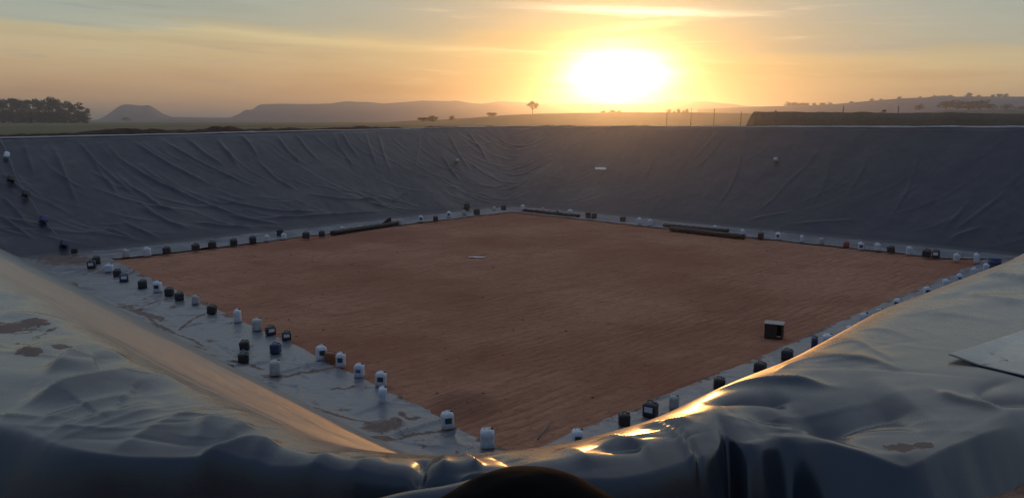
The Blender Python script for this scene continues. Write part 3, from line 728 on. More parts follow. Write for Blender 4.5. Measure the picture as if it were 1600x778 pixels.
def make_tree(kind, seed, leaf=M_leaf):
    rs = random.Random(seed); tb = bmesh.new(); cb = bmesh.new(); cen = []
    if kind == 'tall':     # slender plantation tree, 15 m
        top = Vector((rs.uniform(-.5, .5), rs.uniform(-.5, .5), 13)); mid = Vector((rs.uniform(-.3, .3), 0, 7))
        limb(tb, (0, 0, -.5), mid, .28, .18); limb(tb, mid, top, .18, .05)
        for i in range(20):
            h = rs.uniform(3.0, 14) if rs.random() < .8 else rs.uniform(1, 4); p = mid.lerp(top, max(0, (h - 7) / 6)) if h > 7 else Vector((0, 0, 0)).lerp(mid, h / 7)
            a = rs.uniform(0, 6.28); L_ = rs.uniform(.6, 2.1) * (1.1 - h / 26); e = p + Vector((math.cos(a) * L_, math.sin(a) * L_, rs.uniform(.3, 1.2)))
            limb(tb, p, e, .07, .025, 4); cen.append((e, rs.uniform(1.0, 1.8)))
        cen.append((top, 1.3)); leaf_crown(cb, cen, 1000, .27, rs)
    elif kind == 'round':  # open crowned field tree, 8 m
        limb(tb, (0, 0, -.4), (0.1, 0, 2.4), .3, .22)
        for i in range(9):
            a = i * 6.283 / 9 + rs.uniform(-.3, .3); r = rs.uniform(1.4, 3.2); e = Vector((math.cos(a) * r, math.sin(a) * r, rs.uniform(4.0, 7.2)))
            limb(tb, (0.1, 0, 2.3), e, .15, .04, 5); cen.append((e, rs.uniform(.9, 1.5)))
        cen += [((0, 0, 7.4), 1.5), ((.8, .2, 6), 1.6), ((-.9, .3, 5.4), 1.5), ((3.3, 0, 3.9), .8)]; leaf_crown(cb, cen, 1500, .2, rs)
    elif kind == 'flat':   # flat topped acacia like tree, 6 m tall 12 m wide
        limb(tb, (0, 0, -.4), (-.5, 0, 2.2), .3, .2); limb(tb, (0.2, 0, -.4), (1.0, 0, 2.2), .25, .18)
        for i in range(13):
            x = -5.5 + i * 11 / 12 + rs.uniform(-.3, .3); e = Vector((x, rs.uniform(-2.5, 2.5), 5.0 - abs(x) ** 2 * .035 + rs.uniform(-.3, .3)))
            limb(tb, (-.5 if x < 0 else 1.0, 0, 2.1), e, .12, .03, 4); cen.append((e, rs.uniform(.9, 1.3)))
        leaf_crown(cb, cen, 1500, .2, rs)
    else:                  # low dense bushy tree, 5 m
        limb(tb, (0, 0, -.4), (0, 0, 2.0), .2, .12)
        for i in range(9):
            a = rs.uniform(0, 6.28); r = rs.uniform(.4, 2.4); e = Vector((math.cos(a) * r, math.sin(a) * r, rs.uniform(1.2, 4.2) * (1 - r / 7)))
            limb(tb, (0, 0, 1.0), e, .08, .03, 4); cen.append((e, rs.uniform(.9, 1.5)))
        leaf_crown(cb, cen, 900, .2, rs)
    me_t = bpy.data.meshes.new('trunk'); tb.to_mesh(me_t); tb.free(); me_t.materials.append(M_bark)
    me_c = bpy.data.meshes.new('crown'); cb.to_mesh(me_c); cb.free(); me_c.materials.append(leaf)
    return me_t, me_c
TREES = {('tall', i): make_tree('tall', 100 + i, M_leafd) for i in range(4)}
TREES.update({('round', 0): make_tree('round', 3), ('flat', 0): make_tree('flat', 4), ('bush', 0): make_tree('bush', 5, M_leafd), ('bush', 1): make_tree('bush', 6, M_leafd)})
def place_tree(kind, var, px, pybase, Yd, height_px, name, label, cat='tree', group=None, wide=1.0, base=None):
    H = {'tall': 14.6, 'round': 8.6, 'flat': 6.0, 'bush': 5.2}[kind]
    p = at_y(px, pybase, Yd); s = height_px / 1230 * Yd / H
    r = empty(name, (p[0], Yd, p[2] if base is None else base), rng.uniform(0, 6.28) if kind != 'flat' else 0); r.scale = (s * wide, s * wide, s)
    tag(r, label, cat, group)
    for nm, me in zip(('trunk', 'crown'), TREES[(kind, var)]):
        c = bpy.data.objects.new(nm, me); col.objects.link(c); c.parent = r
    return r
ORD = ['first','second','third','fourth','fifth','sixth','seventh','eighth','ninth','tenth','eleventh','twelfth','thirteenth','fourteenth','fifteenth','sixteenth','seventeenth','eighteenth','nineteenth','twentieth','twenty-first','twenty-second','twenty-third','twenty-fourth','twenty-fifth','twenty-sixth','twenty-seventh','twenty-eighth','twenty-ninth','thirtieth']
spots = [(138,24),(131,29),(124,34),(117,33),(110,37),(103,35),(97,36),(91,41),(84,42),(77,38),(70,38),(63,37),(56,39),(49,38),(42,40),(35,38),(28,39),(21,40),(14,39),(7,41),(0,42),(-8,42),(-16,42)]
for i, (px, h) in enumerate(spots):
    place_tree('tall', i % 4, px, 196, 470 + rng.uniform(-14, 14), h + rng.uniform(-1.5, 1.5), 'plantation_tree',
               f'tall dark slender tree, {ORD[i]} from the right end of the left plantation', group='plantation trees at the left of the horizon', wide=rng.uniform(1.0, 1.3))
for i in range(14):
    place_tree('tall', (i + 2) % 4, 132 - i * 10.3, 196, 520 + rng.uniform(-14, 14), min(38, 22 + i * 2.6) + rng.uniform(-2, 2), 'plantation_tree',
               f'back-row dark tree, {ORD[i]} from the right end of the left plantation', group='plantation trees at the left of the horizon', wide=rng.uniform(1.2, 1.5))
place_tree('round', 0, 832, 178, 400, 20, 'field_tree', 'lone round open-crowned tree on the brown rise left of the sun', wide=1.0)
place_tree('bush', 1, 661, 190, 300, 9, 'flat_topped_bush', 'low wide bush at left foot of the brown rise, left of its twin', 'bush', wide=1.7)
place_tree('bush', 0, 676, 190, 300, 10, 'flat_topped_bush', 'low wide bush at left foot of the brown rise, right of its twin', 'bush', wide=1.8)
place_tree('bush', 0, 706, 188, 320, 8, 'shrub_tree', 'small dark bush just right of the two low wide bushes', 'bush')
place_tree('bush', 1, 770, 183, 380, 10, 'shrub_tree', 'dark bush on the rise left of the lone round tree', 'bush', wide=1.7)
place_tree('bush', 1, 198, 190, 900, 9, 'shrub_tree', 'hazy bushy tree clump below the small flat-topped hill', wide=1.5)
place_tree('bush', 0, 1212, 176, 180, 4, 'shrub_tree', 'small bush on top of the long bank at its left end', 'bush')
place_tree('bush', 1, 1381, 176, 180, 6, 'shrub_tree', 'small bush behind the long bank, left of the dark grove', 'bush')
for i, (px, py, D, h, w, lab) in enumerate([(1437,172,520,10,1.2,'small round tree left of the dark grove on the right hill'),(1478,170,560,16,2.0,'dark spreading tree at the left end of the right grove'),(1496,170,560,15,1.9,'dark tree second from left in the right grove'),
        (1513,171,560,18,2.0,'tallest dark tree in the middle of the right grove'),(1531,171,560,17,1.9,'dark tree second from right in the right grove'),(1546,172,560,13,1.5,'smaller dark tree closing the right end of the right grove'),
        (1573,171,520,9,1.8,'low bushy tree right of the dark grove near the frame edge'),(1597,172,520,8,2.0,'low bushy tree cut by the right frame edge')]):
    place_tree('bush', i % 2, px, py, D, h, 'grove_tree', lab, group='trees of the grove on the right' if 0 < i < 6 else None, wide=w)
hill = [(1070,169,7,'behind the fence posts'),(1232,167,9,''),(1240,167,10,''),(1250,167,7,''),(1258,167,9,''),(1272,166,6,''),(1286,166,8,''),(1297,165,6,''),(1330,161,4,''),(1362,158,5,''),(1376,157,4,''),(1405,155,5,''),(1437,153.5,4,''),(1460,153,5,''),(1486,152.5,6,''),(1514,152,8,''),(1530,152,5,''),(1551,152,5,''),(1562,151.5,7,''),(1571,151.5,6,'')]
for i, (px, py, h, _) in enumerate(hill[1:]):
    place_tree('bush', i % 2, px, py + 1.0, 890, h + 1, 'hilltop_tree', f'tiny dark tree on the right hill skyline, {ORD[i]} from its left end', group='trees along the right hill skyline', wide=1.1)
for i, px in enumerate((1046, 1053, 1060, 1067, 1073)):
    place_tree('bush', i % 2, px, 178, 400, [8, 6, 9, 7, 9][i], 'field_bush', f'hazy slim bush on the rise right of the sun, {ORD[i]} from left', 'bush', 'bushes between the fence posts', wide=.7)
for i, px in enumerate((943, 955, 967)):
    place_tree('bush', i % 2, px, 178, 400, [6, 8, 6][i], 'field_bush', f'glowing low bush directly under the sun, {ORD[i]} from left', 'bush', 'bushes under the sun', wide=1.5)

# fence posts past the rim and pale stakes at the long bank
for i, (px, top, bot, D) in enumerate([(1042,171,200,95),(1080,169,200,95),(1116,170,200,95),(1158,174,200,98)]):
    a = at_y(px, top, D); bm = bmesh.new(); limb(bm, (0, 0, -.2), (.03, 0, a[2] - 5.6), .035, .028, 8)
    bmesh.ops.contextual_create(bm, geom=[v for v in bm.verts if v.co.z > 1])
    o = bm_obj('fence_post', bm, M_bark, smooth=False); o.location = (a[0], D, 5.6)
    tag(o, f'thin dark fence post beyond the far rim right of the sun, {ORD[i]} from left', 'fence post', 'fence posts right of the sun')
for i, (px, top, D) in enumerate([(1318,166,102.2),(1404,166,99.8)]):
    a = at_y(px, top, D); bm = bmesh.new(); limb(bm, (0, 0, -.2), (.02, 0, .95), .09, .08, 8)
    bmesh.ops.contextual_create(bm, geom=[v for v in bm.verts if v.co.z > .5])
    o = bm_obj('marker_stake', bm, M_conc, smooth=False); o.location = (a[0], D, a[2] - .95)
    tag(o, ['pale stake on top of the long dark bank, the left one', 'pale stake on top of the long dark bank, nearer the grove'][i], 'stake', 'pale stakes at the long bank')

# ------------------------------------------------------------------ jerrycans
def rounded_box(w, d, h, r, taper=.0, shoulder=.0):
    bm = bmesh.new()
    hh = [0.012, .03, h * .33, h * .66, h - shoulder - .02, h - .01]
    ins = [.012, 0, .004, .004, 0, shoulder * .55 + .01]
    ringv = []
    for z, i_ in zip(hh, ins):
        rg = []
        for cx, cy, a0 in ((1, 1, 0), (-1, 1, 90), (-1, -1, 180), (1, -1, 270)):
            for k in range(4):
                a = R(a0 + k * 30); rr = r
                rg.append(bm.verts.new(((w / 2 - i_ - rr) * cx + rr * math.cos(a), (d / 2 - i_ - rr) * cy + rr * math.sin(a), z)))
        ringv.append(rg)
    for A, B in zip(ringv[:-1], ringv[1:]):
        for k in range(16): bm.faces.new((A[k], A[(k + 1) % 16], B[(k + 1) % 16], B[k]))
    bm.faces.new(ringv[0][::-1]); 
    tp = [bm.verts.new((v.co.x * .8, v.co.y * .8, h)) for v in ringv[-1]]
    for k in range(16): bm.faces.new((ringv[-1][k], ringv[-1][(k + 1) % 16], tp[(k + 1) % 16], tp[k]))
    bm.faces.new(tp)
    return bm
def tube(bm, pts, r, seg=6):
    pts = [Vector(p) for p in pts]
    prev = None
    for i, p in enumerate(pts):
        d = (pts[min(i + 1, len(pts) - 1)] - pts[max(i - 1, 0)]).normalized(); u = d.cross(Vector((0, 1, 0.01))).normalized(); w = d.cross(u)
        ring = [bm.verts.new(p + (u * math.cos(k * 6.283 / seg) + w * math.sin(k * 6.283 / seg)) * (r if not callable(r) else r(i))) for k in range(seg)]
        if prev:
            for k in range(seg): bm.faces.new((prev[k], prev[(k + 1) % seg], ring[(k + 1) % seg], ring[k]))
        else: bm.faces.new(ring[::-1])
        prev = ring
    bm.faces.new(prev)
def mesh_of(bm, name, smooth=True):
    me = bpy.data.meshes.new(name); bmesh.ops.recalc_face_normals(bm, faces=bm.faces); bm.to_mesh(me); bm.free()
    for p in me.polygons: p.use_smooth = smooth
    return me
# tall (white) can: 0.27 x 0.27 x 0.42 ; squat (black) can: 0.30 x 0.26 x 0.34 ; narrow: 0.20 wide
SH = {'tall': (.29, .27, .40, .06, .05), 'squat': (.30, .27, .30, .035, .03), 'narrow': (.20, .30, .40, .045, .04), 'block': (.36, .28, .30, .03, .02)}
MESH = {}
for k, (w, d, h, r, s) in SH.items():
    for mn, mt in (('white', M_white), ('cream', M_cream), ('dark', M_dark), ('navy', M_navy), ('blue', M_blue), ('red', M_red), ('orange', M_rust)):
        me = MESH.get((k, 'body0'))
        if me is None:
            me = mesh_of(rounded_box(w, d, h, r, 0, s), 'body'); MESH[(k, 'body0')] = me
        m2 = me.copy(); m2.materials.append(mt); MESH[(k, 'body', mn)] = m2
        hb_ = bmesh.new(); tube(hb_, [(-w * .22, 0, h - .01), (-w * .20, 0, h + .028), (-w * .05, 0, h + .038), (w * .12, 0, h + .034), (w * .2, 0, h - .01)], .013)
        m3 = mesh_of(hb_, 'handle'); m3.materials.append(mt); MESH[(k, 'handle', mn)] = m3
    cb = bmesh.new(); bmesh.ops.create_cone(cb, cap_ends=True, segments=14, radius1=.03, radius2=.027, depth=.035); bmesh.ops.translate(cb, verts=cb.verts, vec=(w * .34, d * .0, h + .008))
    MESH[(k, 'cap')] = mesh_of(cb, 'cap', False); MESH[(k, 'cap')].materials.append(M_dark)
    for ln, lm, fz0, fz1, fw in (('dlabel', M_lab_d, .38, .72, .52), ('wlabel', M_lab_w, .42, .80, .62), ('blabel', M_lab_b, .40, .66, .5)):
        lb = bmesh.new(); y = -d / 2 - .003
        vs = [(-w * fw / 2, y, h * fz0), (w * fw / 2, y, h * fz0), (w * fw / 2, y, h * fz1), (-w * fw / 2, y, h * fz1)]
        f_ = lb.faces.new([lb.verts.new(v) for v in vs]); e_ = bmesh.ops.extrude_face_region(lb, geom=[f_])
        bmesh.ops.translate(lb, verts=[v for v in e_['geom'] if isinstance(v, bmesh.types.BMVert)], vec=(0, .005, 0))
        MESH[(k, ln)] = mesh_of(lb, 'label', False); MESH[(k, ln)].materials.append(lm)
def can(pos, shape, colr, lab, label, group, s=1.0, rz=None, name='jerrycan', lying=False):
    face = math.atan2(pos[0], pos[1])        # turns the front roughly towards the bank where the viewer stands
    r = empty(name, pos, (-face + (rng.uniform(-.35, .35) if rz is None else rz)))
    r.scale = (s, s, s); tag(r, label, 'jerrycan', group)
    parts = [('body', MESH[(shape, 'body', colr)]), ('handle', MESH[(shape, 'handle', colr)]), ('cap', MESH[(shape, 'cap')])]
    if lab: parts.append(('paper_label', MESH[(shape, lab)]))
    for n_, me in parts:
        c = bpy.data.objects.new(n_, me); col.objects.link(c); c.parent = r
    if not lying: r.rotation_euler[0] = rng.normal(0, .045); r.rotation_euler[1] = rng.normal(0, .045); r.scale = (s * rng.uniform(.93, 1.07), s * rng.uniform(.93, 1.07), s * rng.uniform(.94, 1.05))
    return r
D_, W_ = 'dark', 'white'
near_left = [  # from the near corner outwards: px, base py, shape, colour, label, size, words
 (762,697,'tall',W_,None,1.05,'white can'),(700,668,'tall',W_,'dlabel',1.02,'white can with dark label'),(598,629,'narrow',W_,None,1.05,'narrow white can'),(595,602,'tall',W_,'dlabel',1.0,'white can with small dark mark'),
 (562,588,'tall',W_,'blabel',.92,'white can with blue label'),(533,572,'tall',W_,'dlabel',1.0,'white can with dark label'),(517,564,'block','orange',None,1.0,'rusty orange can'),(502,562,'tall',W_,'dlabel',1.08,'white can with dark mark'),
 (430,586,'tall','cream',None,1.05,'dirty translucent can'),(431,552,'squat','navy',None,1.05,'dark blue can'),(448,531,'squat',D_,'wlabel',1.0,'black can with white label'),(423,523,'squat',D_,'wlabel',1.05,'black can with white label'),
 (381,566,'squat',D_,None,1.0,'black can'),(383,546,'squat',D_,None,1.0,'black can'),(402,516,'tall','cream',None,1.05,'cream wide can'),(372,503,'narrow',W_,None,1.15,'narrow white can'),(331,490,'squat',D_,None,1.12,'black can'),
 (305,475,'tall','cream',None,.95,'off-white can'),(280,469,'squat',D_,None,1.1,'black can'),(265,462,'squat',D_,None,1.15,'black can'),(247,456,'tall',W_,'dlabel',1.15,'white can with dark side mark'),(223,450,'squat',D_,None,1.2,'black can'),
 (194,440,'squat','navy','wlabel',1.2,'navy can with white label'),(184,432,'squat',D_,None,1.15,'black can'),(171,425,'squat',W_,None,1.3,'squat white can'),(144,419,'squat',D_,'wlabel',1.3,'black can with white label'),(151,412,'squat',D_,None,1.3,'black can')]
near_right = [(901,697,'tall',W_,'dlabel',.98,'white can with dark corner'),(975,664,'squat',D_,None,1.0,'black can'),(1016,650,'squat',D_,'wlabel',1.2,'black can with white side label'),(1053,638,'tall','cream',None,.85,'dirty white can'),(1123,607,'squat',D_,None,1.0,'black can'),
 (1187,582,'squat',D_,None,1.1,'black can'),(1230,562,'squat',D_,None,1.1,'black can'),(1272,544,'narrow','navy',None,.95,'narrow navy can'),(1293,541,'tall',W_,'blabel',1.05,'pale can with blue label'),(1328,524,'tall',W_,None,.85,'white can'),(1348,510,'narrow',W_,None,1.2,'narrow white can'),
 (1374,498,'tall','cream',None,.95,'cream can'),(1401,482,'tall',W_,'dlabel',1.0,'white can with dark label'),(1426,477,'tall','cream',None,.85,'dusty pinkish can'),(1448,463,'tall',W_,'dlabel',1.0,'white can with dark label'),(1478,450,'tall',W_,None,.95,'white can'),(1499,441,'tall',W_,'blabel',.95,'white can with blue label'),
 (1522,431,'tall',W_,None,.92,'white can'),(1540,424,'tall',W_,None,.92,'white can')]
far_right = [(817,329,'tall',W_,None,1.2,'white can'),(849,331,'tall','cream',None,.8,'faint pale can'),(871,335,'squat',D_,None,.9,'small dark can'),(891,336,'squat',W_,None,1.3,'white can'),(919,340,'squat',D_,None,1.3,'dark can'),(928,341,'squat',D_,None,1.3,'dark can'),(973,346,'squat',D_,None,1.2,'dark can'),
 (999,350,'tall',W_,None,1.15,'white can'),(1016,352,'tall',W_,None,1.1,'white can'),(1117,358,'squat',W_,None,.8,'small white can'),(1160,369,'tall',W_,None,1.1,'white can'),(1188,373,'squat',D_,None,1.2,'black can'),(1216,374,'tall',W_,'dlabel',1.1,'white can with dark label'),(1253,378,'narrow',W_,None,1.05,'narrow white can'),
 (1284,381,'tall','cream',None,.9,'off-white can'),(1322,386,'squat','red',None,1.1,'red can'),(1345,390,'tall',W_,'dlabel',1.12,'white can with dark square label'),(1371,392,'tall',W_,None,1.1,'white can'),(1392,395,'squat',D_,None,1.2,'black can'),(1420,398,'tall',W_,None,1.12,'white can'),(1447,402,'squat',D_,None,1.3,'black can'),
 (1462,403,'squat',D_,'wlabel',1.35,'black can with white label'),(1494,408,'tall',W_,None,1.02,'white can'),(1526,411,'narrow',W_,None,1.25,'narrow white can')]
far_left = [(787,328,'squat',D_,None,1.3,'dark can'),(772,329,'tall','cream',None,.9,'pale can'),(745,335,'squat',D_,None,1.4,'dark can'),(725,336,'tall','cream',None,.95,'pale can'),(701,340,'tall',W_,'dlabel',1.15,'white can with dark mark'),(681,346,'squat',D_,None,1.3,'dark can'),(658,347,'tall',W_,'dlabel',1.15,'white can with dark mark'),
 (627,352,'tall','cream',None,1.0,'dull white can'),(535,361,'squat',W_,None,1.0,'half hidden white can'),(503,370,'squat',D_,None,1.3,'black can'),(478,373,'squat',D_,None,1.35,'black can'),(444,374,'tall',W_,None,.95,'white can'),(438,368,'squat',D_,None,1.3,'dark can up the slope'),(417,377,'tall',W_,None,1.0,'white can'),
 (395,380,'squat',D_,None,1.3,'black can'),(365,384,'squat',D_,None,1.3,'black can'),(332,388,'squat',D_,None,1.35,'black can'),(306,392,'squat',D_,None,1.35,'black can'),(261,397,'squat',D_,None,1.3,'dull black can'),(231,400,'tall',W_,None,1.25,'white can'),(197,402,'tall','cream',None,1.05,'off-white can')]
used = set()
for rowdata, rname, corner in ((near_left, 'near left row', 'near'), (near_right, 'near right row', 'near'), (far_right, 'far right row', 'far'), (far_left, 'far left row', 'far')):
    for i, (px, py, sh, cl, lb, s, words) in enumerate(rowdata):
        p = hit(px, py, .045)
        if py < 340 and rname == 'x': p = p
        tw = words + ', ' + ORD[i] + ' from the ' + corner + ' corner in the ' + rname
        can(p, sh, cl, lb, tw, 'jerrycans weighting the ' + rname.replace(' row', ' liner edge'), s)

# cans roped down the left corner of the far wall
def wall_hit(px, py):
    x, y = wall_pt(px, py, 0); xa_ = np.array([x]); z = max(.05, (y - toeFY(xa_)[0]) / (rimFY(xa_)[0] - toeFY(xa_)[0]) * rimFZ(xa_)[0]); return np.array([x, y, z])
wl = [(10,249,'tall',W_,'white can lying at the top of the rope on the left wall',1.0),(17,286,'squat',D_,'dark can on the left wall just below the white one',1.2),(40,309,'squat',D_,'dark can midway down the left wall rope',1.2),
      (68,350,'squat','blue','blue can on the left wall rope above its foot',1.35),(100,388,'squat','navy','grey-blue can at the foot of the left wall rope',1.3),(117,399,'squat',D_,'flat dark can on the muddy strip past the rope end',1.0)]
for px, py, sh, cl, lab, s in wl:
    p = wall_hit(px, py); o = can(p + np.array([0, 0, .05]), sh, cl, None, lab, 'cans roped down the left wall', s, lying=True)
    if py < 395: o.rotation_euler = (R(-32), R(20), R(44)); o.location.z += .04
bm = bmesh.new(); rp = []
for a, b in [(-6,218),(4,236),(10,250),(18,275),(30,298),(40,311),(52,330),(62,345),(68,352),(84,372),(100,389)]:
    p = wall_hit(a, b); rp.append(p + np.array([.2, 0, .12]))
tube(bm, rp, .022); o = bm_obj('rope', bm, M_rope); tag(o, 'thin grey rope running down the left wall between the tied cans', 'rope')
for px, py, lab in [(715,253,'small pale can hanging on the far left wall below the rim'),(1211,252,'small pale can hanging on the far right wall below the rim')]:
    p = wall_hit(px, py); o = can(p + np.array([0, -.05, .0]), 'squat', 'cream', None, lab, 'small pale cans on the far walls', .95, lying=True); o.rotation_euler = (R(-28), 0, R(40 if px < 800 else -40))
p = hit(730, 330, .06) ; can(wall_hit(730, 326), 'squat', D_, None, 'dark can just up the far wall left of the far corner', 'jerrycans weighting the far left liner edge', 1.4)

# blue drum in the right corner
p = hit(1553, 421, .03); dr = empty('plastic_drum', p); tag(dr, 'dark blue plastic drum at the right corner beside white cans', 'drum')
bm = bmesh.new(); prof = [(.0, .0), (.27, .0), (.29, .03), (.29, .27), (.305, .29), (.29, .31), (.29, .55), (.305, .57), (.29, .59), (.29, .82), (.26, .87), (.0, .87)]
segs = 24; rg = []
for r_, z_ in prof: rg.append([bm.verts.new((max(r_, .001) * math.cos(k * 6.2832 / segs), max(r_, .001) * math.sin(k * 6.2832 / segs), z_ * .62)) for k in range(segs)])
for A, B in zip(rg[:-1], rg[1:]):
    for k in range(segs): bm.faces.new((A[k], A[(k + 1) % segs], B[(k + 1) % segs], B[k]))
bm_obj('body', bm, M_navy, dr)
bm = bmesh.new(); bmesh.ops.create_cone(bm, cap_ends=True, segments=20, radius1=.27, radius2=.26, depth=.03); bmesh.ops.translate(bm, verts=bm.verts, vec=(0, 0, .56)); bm_obj('lid', bm, M_blue, dr)

# ------------------------------------------------------------------ dark box stand on the red floor
def bx(bm, c, s):
    r = bmesh.ops.create_cube(bm, size=1); bmesh.ops.scale(bm, verts=r['verts'], vec=s); bmesh.ops.translate(bm, verts=r['verts'], vec=c)
p = hit(1209, 527, 0); st_ = empty('box_stand', p, R(-24)); tag(st_, 'small dark box-like stand with pale top alone on the red floor', 'stand')
for nm, c, s, mt in (('side_panel', (-.27, 0, .25), (.05, .44, .50), M_woodk), ('side_panel', (.27, 0, .25), (.05, .44, .50), M_woodk), ('front_panel', (-.07, -.205, .26), (.35, .03, .46), M_woodk), ('back_panel', (0, .205, .25), (.489, .03, .48), M_woodk), ('top_board', (0, 0, .515), (.64, .48, .03), M_pale)):
    bm = bmesh.new(); bx(bm, c, s); bmesh.ops.bevel(bm, geom=bm.edges[:], offset=.005, segments=1, affect='EDGES'); bm_obj(nm, bm, mt, st_, False)

# loose clods and crumbs of earth
def clods(name, pts, label):
    bm = bmesh.new()
    for (x_, y_, z_, r_) in pts:
        q = bmesh.ops.create_icosphere(bm, subdivisions=1, radius=r_)
        for v in q['verts']:
            k = 1 + random.uniform(-.3, .3); v.co = Vector((v.co.x * k * 1.2 + x_, v.co.y * k + y_, v.co.z * k * .65 + z_))
    o = bm_obj(name, bm, M_clod2, smooth=False); tag(o, label, kind='stuff')
M_clod2 = soil_mat('red_clods', (.32, .14, .085), (.46, .23, .14), 3.0, .5, .02)
pts = []
while len(pts) < 420:
    y_ = 16 + 46 * random.random() ** 1.6; x_ = random.uniform(-26, 26)
    if y_ > 17.5 + 1.05 * abs(x_) and y_ < 62 - 1.0 * abs(x_): pts.append((x_, y_, 0, random.choice([.015, .02, .025, .03, .04])))
clods('soil_clods', pts, 'small loose clods scattered over the red floor')
pts = []
for _ in range(260):
    x_ = random.uniform(1.5, 3.2); y_ = float(lipY(np.array([x_]))[0]) - random.uniform(.15, 1.3); pts.append((x_, y_, float(gzn(np.array([x_]))[0]), random.choice([.006, .01, .014, .022, .035])))
clods('soil_crumbs', pts, 'crumbs of earth beside the right bank edge')

# stick and scraps on the floor
a, b = hit(840, 686, .03), hit(858, 660, .06)
bm = bmesh.new(); tube(bm, [a, a * .6 + b * .4 + np.array([.02, 0, .02]), b], .022); o = bm_obj('wooden_stick', bm, M_wood); tag(o, 'pale thin stick lying on the red floor near the near corner', 'stick')
def scrap(px, py, w, d, lab, wall=False, mat=M_lab_w):
    p = wall_hit(px, py) + np.array([0, 0, .08]) if wall else hit(px, py, .02)
    xs_ = np.linspace(-w / 2, w / 2, 12); ys_ = np.linspace(-d / 2, d / 2, 6); A, B = np.meshgrid(xs_, ys_)
    C_ = .03 * fbm(A * 6, B * 6, 2, 5) + .02 + (B * .55 if wall else 0)
    o = grid_mesh('plastic_scrap', np.stack([A, B, C_], -1), mat, flip=True); o.location = tuple(p); tag(o, lab, 'scrap', None)
    md = o.modifiers.new('thick', 'SOLIDIFY'); md.thickness = .006
scrap(745, 402, .9, .25, 'thin white plastic scrap lying left of centre on the red floor')
scrap(940, 265, 1.1, .3, 'pale plastic scrap stuck on the far wall below the sun', True)

# rolled and folded leftovers of liner at the floor edge
def roll(p0, p1, r, lab, wob=.05, flat=1.0, n=24):
    bm = bmesh.new(); P0, P1 = np.array(p0), np.array(p1); pts = []
    for i in range(n):
        u = i / (n - 1); q = P0 * (1 - u) + P1 * u; q = q + np.array([0, wob * math.sin(u * 7), r * flat * .9]); pts.append(q)
    tube(bm, pts, lambda i: r * (.85 + .25 * math.sin(i * 1.3) ** 2), 10)
    zmin = r * flat
    for v in bm.verts: v.co.z = zmin + (v.co.z - zmin) * flat
    o = bm_obj('liner_roll', bm, M_black); tag(o, lab, 'liner roll', 'rolled liner leftovers at the floor edge'); return o
roll(hit(518, 368, 0), hit(621, 352, 0), .17, 'long grey-black liner roll along the far left floor edge')
roll(hit(818, 331, 0), hit(905, 340, 0), .14, 'thin liner roll along the far right edge next to the far corner')
roll(hit(1047, 361, 0), hit(1163, 374, 0), .17, 'dark liner roll at far right edge, front one of two')
roll(hit(1037, 355, 0), hit(1138, 364, 0), .20, 'dark folded liner roll at far right edge, behind the front roll', flat=.7)
# stiff folded corner standing up behind the left roll
A, B, C2 = hit(583, 357, 0), hit(609, 353, 0), hit(608, 354, 0) + np.array([0, 0, .62])
bm = bmesh.new(); off = np.array([.1, .35, 0])
v1 = [bm.verts.new(q) for q in (A, B, C2, A * .5 + C2 * .5 + np.array([0, -.02, -.06]))]; v2 = [bm.verts.new(q + off) for q in (A, B, C2 - np.array([0, 0, .05]), A * .5 + C2 * .5)]
bm.faces.new(v1); bm.faces.new(v2[::-1])
for k in range(4): bm.faces.new((v1[k], v1[(k + 1) % 4], v2[(k + 1) % 4], v2[k]))
o = bm_obj('folded_offcut', bm, M_black, smooth=False); tag(o, 'stiff triangular black liner offcut standing up behind the left roll', 'liner offcut')

# extra sheet lying on the right bank
cs = [(1481,562),(1600,522),(1700,490),(1760,560),(1690,612),(1600,588)]
c4 = [hit(1481, 562, 6.13), hit(1690, 492, 6.13), hit(1830, 560, 6.13), hit(1640, 599, 6.13)]
u = np.linspace(0, 1, 70); U, V = np.meshgrid(u, u)
PX = sum(w[..., None] * c for w, c in zip(((1-U)*(1-V), U*(1-V), U*V, (1-U)*V), c4))
ZB = bankZ(PX[..., 0], PX[..., 1]); Am = np.stack([PX[..., 0].ravel(), PX[..., 1].ravel(), np.ones(PX[..., 0].size)], 1)
co_ = np.linalg.lstsq(Am, ZB.ravel(), rcond=None)[0]; pl = (Am @ co_).reshape(ZB.shape)
PX[..., 2] = pl + .6 * (ZB - pl) - .01; PX[..., 2] = np.maximum(PX[..., 2], ZB + .004) + .004 + .003 * fbm(PX[..., 0] * 5, PX[..., 1] * 5, 3, 8)
M_sheet = liner_mat('liner_sheet', (.14, .145, .14), (.42, .42, .37), .9, .18, drough=.15, spec=.8, bstr=.15)
o = grid_mesh('loose_sheet', PX, M_sheet); md = o.modifiers.new('thick', 'SOLIDIFY'); md.thickness = .004
attr(o, 'dirt', .3 * np.ones(U.shape)); tag(o, 'paler rectangular liner panel lying on top of the right bank at frame edge', 'liner panel')

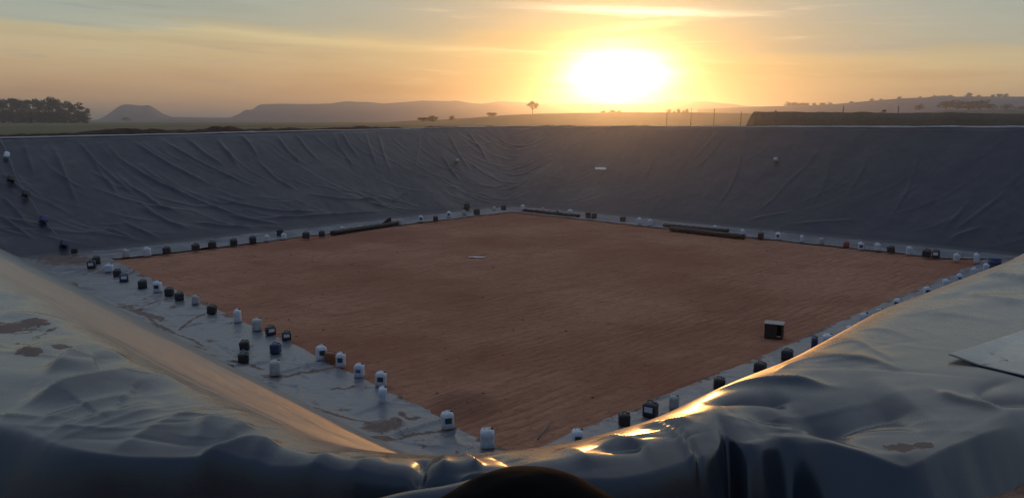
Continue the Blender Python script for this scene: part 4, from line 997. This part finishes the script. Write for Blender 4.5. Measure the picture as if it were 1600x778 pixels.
# black folded liner heap at the foot of the near bank
a = np.linspace(0, 1, 60); AU, AV = np.meshgrid(np.linspace(-1, 1, 70), np.linspace(-1, 1, 50))
hx = .78; pk = at_y(818, 735, 2.12)
PX = np.zeros(AU.shape + (3,)); PX[..., 0] = pk[0] + AU * hx; PX[..., 1] = 2.12 + AV * .34 + .06 * AU
hh = np.clip(1 - np.abs(AU) ** 1.9, 0, 1) ** 1.0 * np.clip(1 - np.abs(AV) ** 2.4, 0, 1) ** .6
PX[..., 2] = 5.45 + (pk[2] - 5.45) * hh + .012 * fbm(AU * 3, AV * 3, 3, 4) * hh - .005 * hh * np.exp(-((AU + .2 + .25 * AV) / .05) ** 2)
o = grid_mesh('folded_flap', PX, M_matte, flip=True); tag(o, 'matte black folded liner flap humped up at bottom centre before the near bank', 'liner flap')

flap = o
n = 60; uu = np.linspace(0, 1, n); L0, L1 = at_y(430, 806, 2.3), at_y(785, 741, 2.3)
prof = [(.10, -.55), (.075, -.30), (.055, -.10), (.035, -.025), (.012, -.004), (-.012, -.006), (-.035, -.03), (-.06, -.12), (-.09, -.35), (-.12, -.60)]
P = np.zeros((len(prof), n, 3))
for i, (dy_, dz_) in enumerate(prof):
    P[i, :, 0] = L0[0] + (L1[0] - L0[0]) * uu; P[i, :, 1] = 2.3 + dy_ + .012 * np.sin(uu * 9); P[i, :, 2] = L0[2] + (L1[2] - L0[2]) * uu + dz_ + .006 * np.sin(uu * 14)
o = grid_mesh('folded_edge', P, M_bank, flap, flip=True)

# ------------------------------------------------------------------ air
bm = bmesh.new(); bmesh.ops.create_cube(bm, size=1)
bmesh.ops.scale(bm, verts=bm.verts, vec=(15600, 15600, 47)); bmesh.ops.translate(bm, verts=bm.verts, vec=(0, 40, 47 / 2 - 1.6))
me = bpy.data.meshes.new('haze'); bm.to_mesh(me); bm.free()
hz = bpy.data.objects.new('haze', me); col.objects.link(hz); tag(hz, kind='stuff')
m = bpy.data.materials.new('haze'); m.use_nodes = True; t = NT(m.node_tree); t.n.clear()
o_ = t.node('ShaderNodeOutputMaterial'); pv = t.node('ShaderNodeVolumePrincipled', {'Color': (.74, .82, 1.0, 1), 'Density': .00060, 'Anisotropy': .88})
t.l.new(pv.outputs[0], o_.inputs['Volume']); me.materials.append(m)
